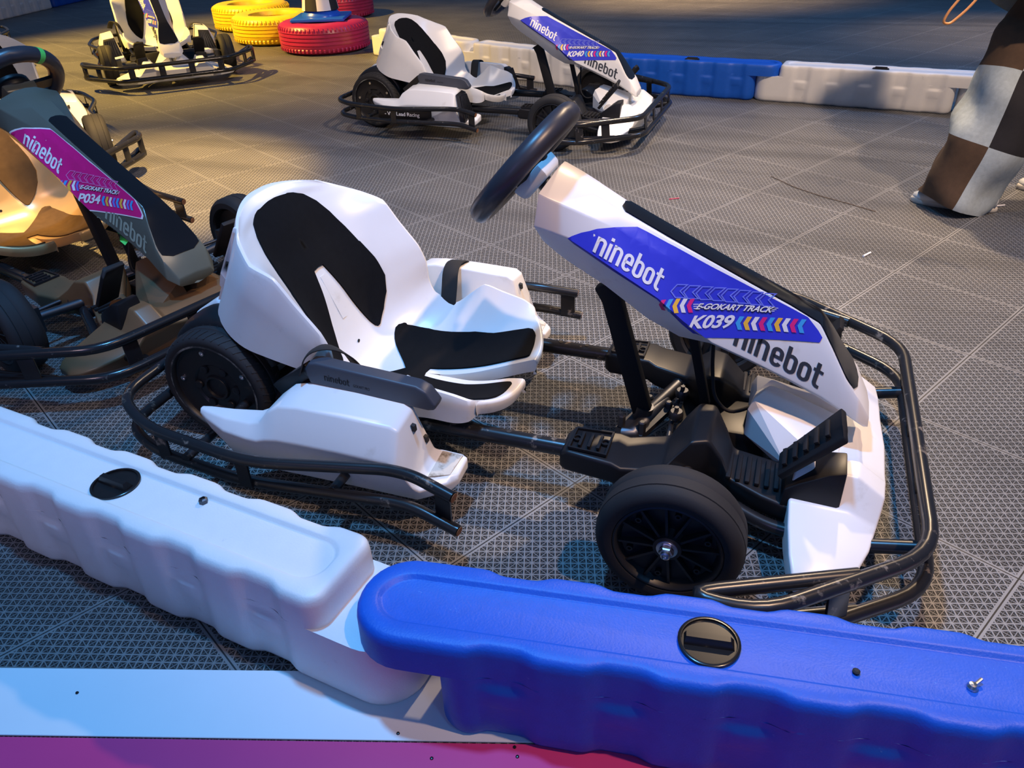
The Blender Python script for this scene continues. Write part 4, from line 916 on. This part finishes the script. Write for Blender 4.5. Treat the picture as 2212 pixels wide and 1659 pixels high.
def cloth(name, path, rads, m_fn, seg=28, amp=.006, flat=1.0):
    P_ = [V(p) for p in path]; Q = []; RR = []; tot = len(P_) - 1
    for i in range(tot):
        for q in range(10):
            t = q / 10; a, b, c, d = P_[max(i - 1, 0)], P_[i], P_[i + 1], P_[min(i + 2, tot)]
            Q.append(.5 * (2 * b + (c - a) * t + (2 * a - 5 * b + 4 * c - d) * t * t + (3 * b - a - 3 * c + d) * t ** 3)); RR.append(lerp(rads[i], rads[i + 1], ss(t)))
    Q.append(P_[-1]); RR.append(rads[-1]); mb = MB(); rings = []
    for i, c in enumerate(Q):
        t = (Q[min(i + 1, len(Q) - 1)] - Q[max(i - 1, 0)]).normalized(); f = (D - t * D.dot(t)).normalized(); l = t.cross(f)
        ring = []
        for j in range(seg):
            a = 2 * PI * j / seg; wv = amp * (math.sin(3 * a + i * .45) + .8 * math.sin(5 * a - i * .3) + .9 * math.sin(i * .9 + math.sin(a) * 2.2) * (.4 + .6 * i / len(Q)))
            ring.append(c + (f * math.cos(a) + l * math.sin(a) * flat) * (RR[i] + wv))
        rings.append(ring)
    n = len(rings); vs = [p for r_ in rings for p in r_]; o_ = 0
    for i in range(n - 1):
        for j in range(seg):
            mb.use(m_fn(i / (n - 1), 2 * PI * (j + .5) / seg)); k = len(mb.v); j2 = (j + 1) % seg
            mb.f.append((i * seg + j, i * seg + j2, (i + 1) * seg + j2, (i + 1) * seg + j)); mb.m.append(mb.cm)
    mb.v = [tuple(p) for p in vs]
    return mb.mesh(name, None, smooth=75)
def patch(u, a):
    front = math.cos(a - .55) > -.1
    if u < .52: return BROWND if front else DENIM
    if u < .77: return DENIM if front else DARKD
    return BROWND if front else DENIM
def patch2(u, a):
    front = math.cos(a) > 0
    return DARKD if (u < .4) == front else BROWND
jl = link('jeans_leg', cloth('jeans_leg', [hipL + V((0, 0, .06)), V((2.10, 2.11, .72)), V((2.03, 2.055, .52)), V((1.98, 1.99, .28)), V((1.905, 1.965, .022))], [.115, .132, .138, .146, .134], patch, amp=.009), person)
jr = link('jeans_leg', cloth('jeans_leg', [hipR + V((0, 0, .06)), hipR + V((.01, .01, -.16)), knR, V((2.33, 2.32, .28)), V((2.39, 2.34, .06))], [.115, .12, .13, .13, .125], patch2), person)
jk = link('jacket', cloth('jacket', [pel + V((-.12, -.08, -.19)), pel + V((-.01, -.01, .10)), ch, ch + V((0, 0, .12)), nk + V((0, 0, .02))], [.245, .20, .20, .17, .065], lambda u, a: DENIM, flat=1.08), person)
for sh_, el_, wr_ in ((shL, elL, wrL), (shR, elR, wrR)): link('jacket_sleeve', cloth('jacket_sleeve', [sh_, sh_.lerp(el_, .5), el_, el_.lerp(wr_, .5), wr_ + V((0, 0, .01))], [.082, .075, .068, .06, .055], lambda u, a: DENIM, seg=18, amp=.004), person)
hr = skinned('hair', [(hd + V((0, 0, .035)) - D * .022, .090), (tp + V((0, 0, .0)) - D * .015, .084), (hd - D * .05 + V((0, 0, -.05)), .07)], [(0, 1), (0, 2)], HAIR); hr.parent = person
def shoe(an, pitch=0):
    mb = MB(); f = D.copy(); l = LT.copy(); R = []; c = V((an.x, an.y, an.z - .10))
    for t, hw, h0, h1 in ((-.095, .012, .03, .06), (-.085, .030, .012, .085), (-.05, .038, .008, .098), (.0, .040, .008, .100), (.06, .043, .008, .085), (.12, .049, .008, .062), (.165, .046, .008, .050), (.195, .030, .012, .040), (.205, .010, .018, .030)):
        R.append([c + f * t + l * (hw * math.cos(a)) + V((0, 0, (h0 + h1) / 2 + (h1 - h0) / 2 * math.sin(a) * (1 if math.sin(a) > 0 else 1))) for a in [2 * PI * k / 16 for k in range(16)]])
    mb.loft(R); me = mb.mesh('sneaker', SHOE, smooth=60); o = link('sneaker', me, person)
    mb = MB(); R = []
    for z, g in ((0, .0), (.004, .004), (.018, .004), (.022, .0)):
        R.append([c + f * (.055 + (.155 + g) * math.cos(a)) + l * ((.044 + g) * math.sin(a) * (1 + .12 * math.cos(a))) + V((0, 0, z)) for a in [2 * PI * k / 28 for k in range(28)]])
    mb.loft(R); link('sneaker_sole', mb.mesh('sneaker_sole', SOLE, smooth=50), o)
D0 = D.copy(); D.x, D.y = -.985, .17; shoe(V((1.972, 1.966, .10))); D.x, D.y = D0.x, D0.y; shoe(V((2.40, 2.34, .10)))
mb = MB(); mb.tube([(1.735, 1.80, .80), (1.70, 1.79, .745), (1.69, 1.79, .71), (1.715, 1.80, .705), (1.76, 1.81, .75), (1.80, 1.825, .81), (1.79, 1.82, .84)], .0045, 10, .03, closed=False)
tag(link('tan_cord', mb.mesh('tan_cord', CORD, smooth=60)), 'tan cord loop dangling beside the walking person', 'cord')

# ------------------------------------------------------------------ small things on the floor and the barriers
def bit(name, path, r, m, lab, cat, n=8):
    mb = MB(); mb.tube(path, r, n); return tag(link(name, mb.mesh(name, m, smooth=60)), lab, cat)
bit('white_stick', [(2.008, 1.945, .004), (2.06, 2.0, .004), (2.115, 2.03, .0045)], .0035, S_WHITE, 'thin white plastic stick on the floor right of the sneaker', 'stick')
bit('white_sliver', [(1.560, 1.345, .004), (1.585, 1.385, .004)], .0038, S_WHITE, 'short white plastic sliver on the floor behind the K039 column', 'sliver')
bit('red_scrap', [(.795, 1.775, .002), (.835, 1.80, .002)], .0025, T_RED, 'tiny red plastic scrap on the floor right of the steering wheel', 'scrap')
bit('dark_thread', [(1.193, 2.19, .003), (1.30, 2.06, .003), (1.415, 1.965, .003), (1.535, 1.89, .003), (1.62, 1.83, .003)], .0014, BROWND, 'long dark thread lying across the tiles in front of the far white barrier', 'thread')
def nut(x, y, z, lab, m=GALV):
    mb = MB(); mb.lathe([(.0001, .0), (.0085, .0), (.0085, .008), (.005, .010), (.0045, .006), (.0001, .006)], (x, y, z), n=6); return tag(link('hex_nut', mb.mesh('hex_nut', m, smooth=20)), lab, 'nut')
nut(.315, -.660, .2047, 'grey hex nut lying in the tray of the white barrier', GALV)
mb = MB(); mb.lathe([(.0001, 0), (.007, 0), (.0075, .004), (.005, .008), (.0001, .009)], (1.60, -.668, .2047), n=16); mb.tube([(1.602, -.666, .209), (1.612, -.655, .2125)], .0025, 8); tag(link('loose_screw', mb.mesh('loose_screw', STEEL)), 'loose steel screw lying in the tray of the blue barrier', 'screw')
mb = MB(); mb.lathe([(.0001, 0), (.005, 0), (.0055, .004), (.003, .006), (.0001, .006)], (1.45, -.690, .2047), n=10); tag(link('black_pebble', mb.mesh('black_pebble', INDEN)), 'tiny black pebble in the tray of the blue barrier', 'pebble')
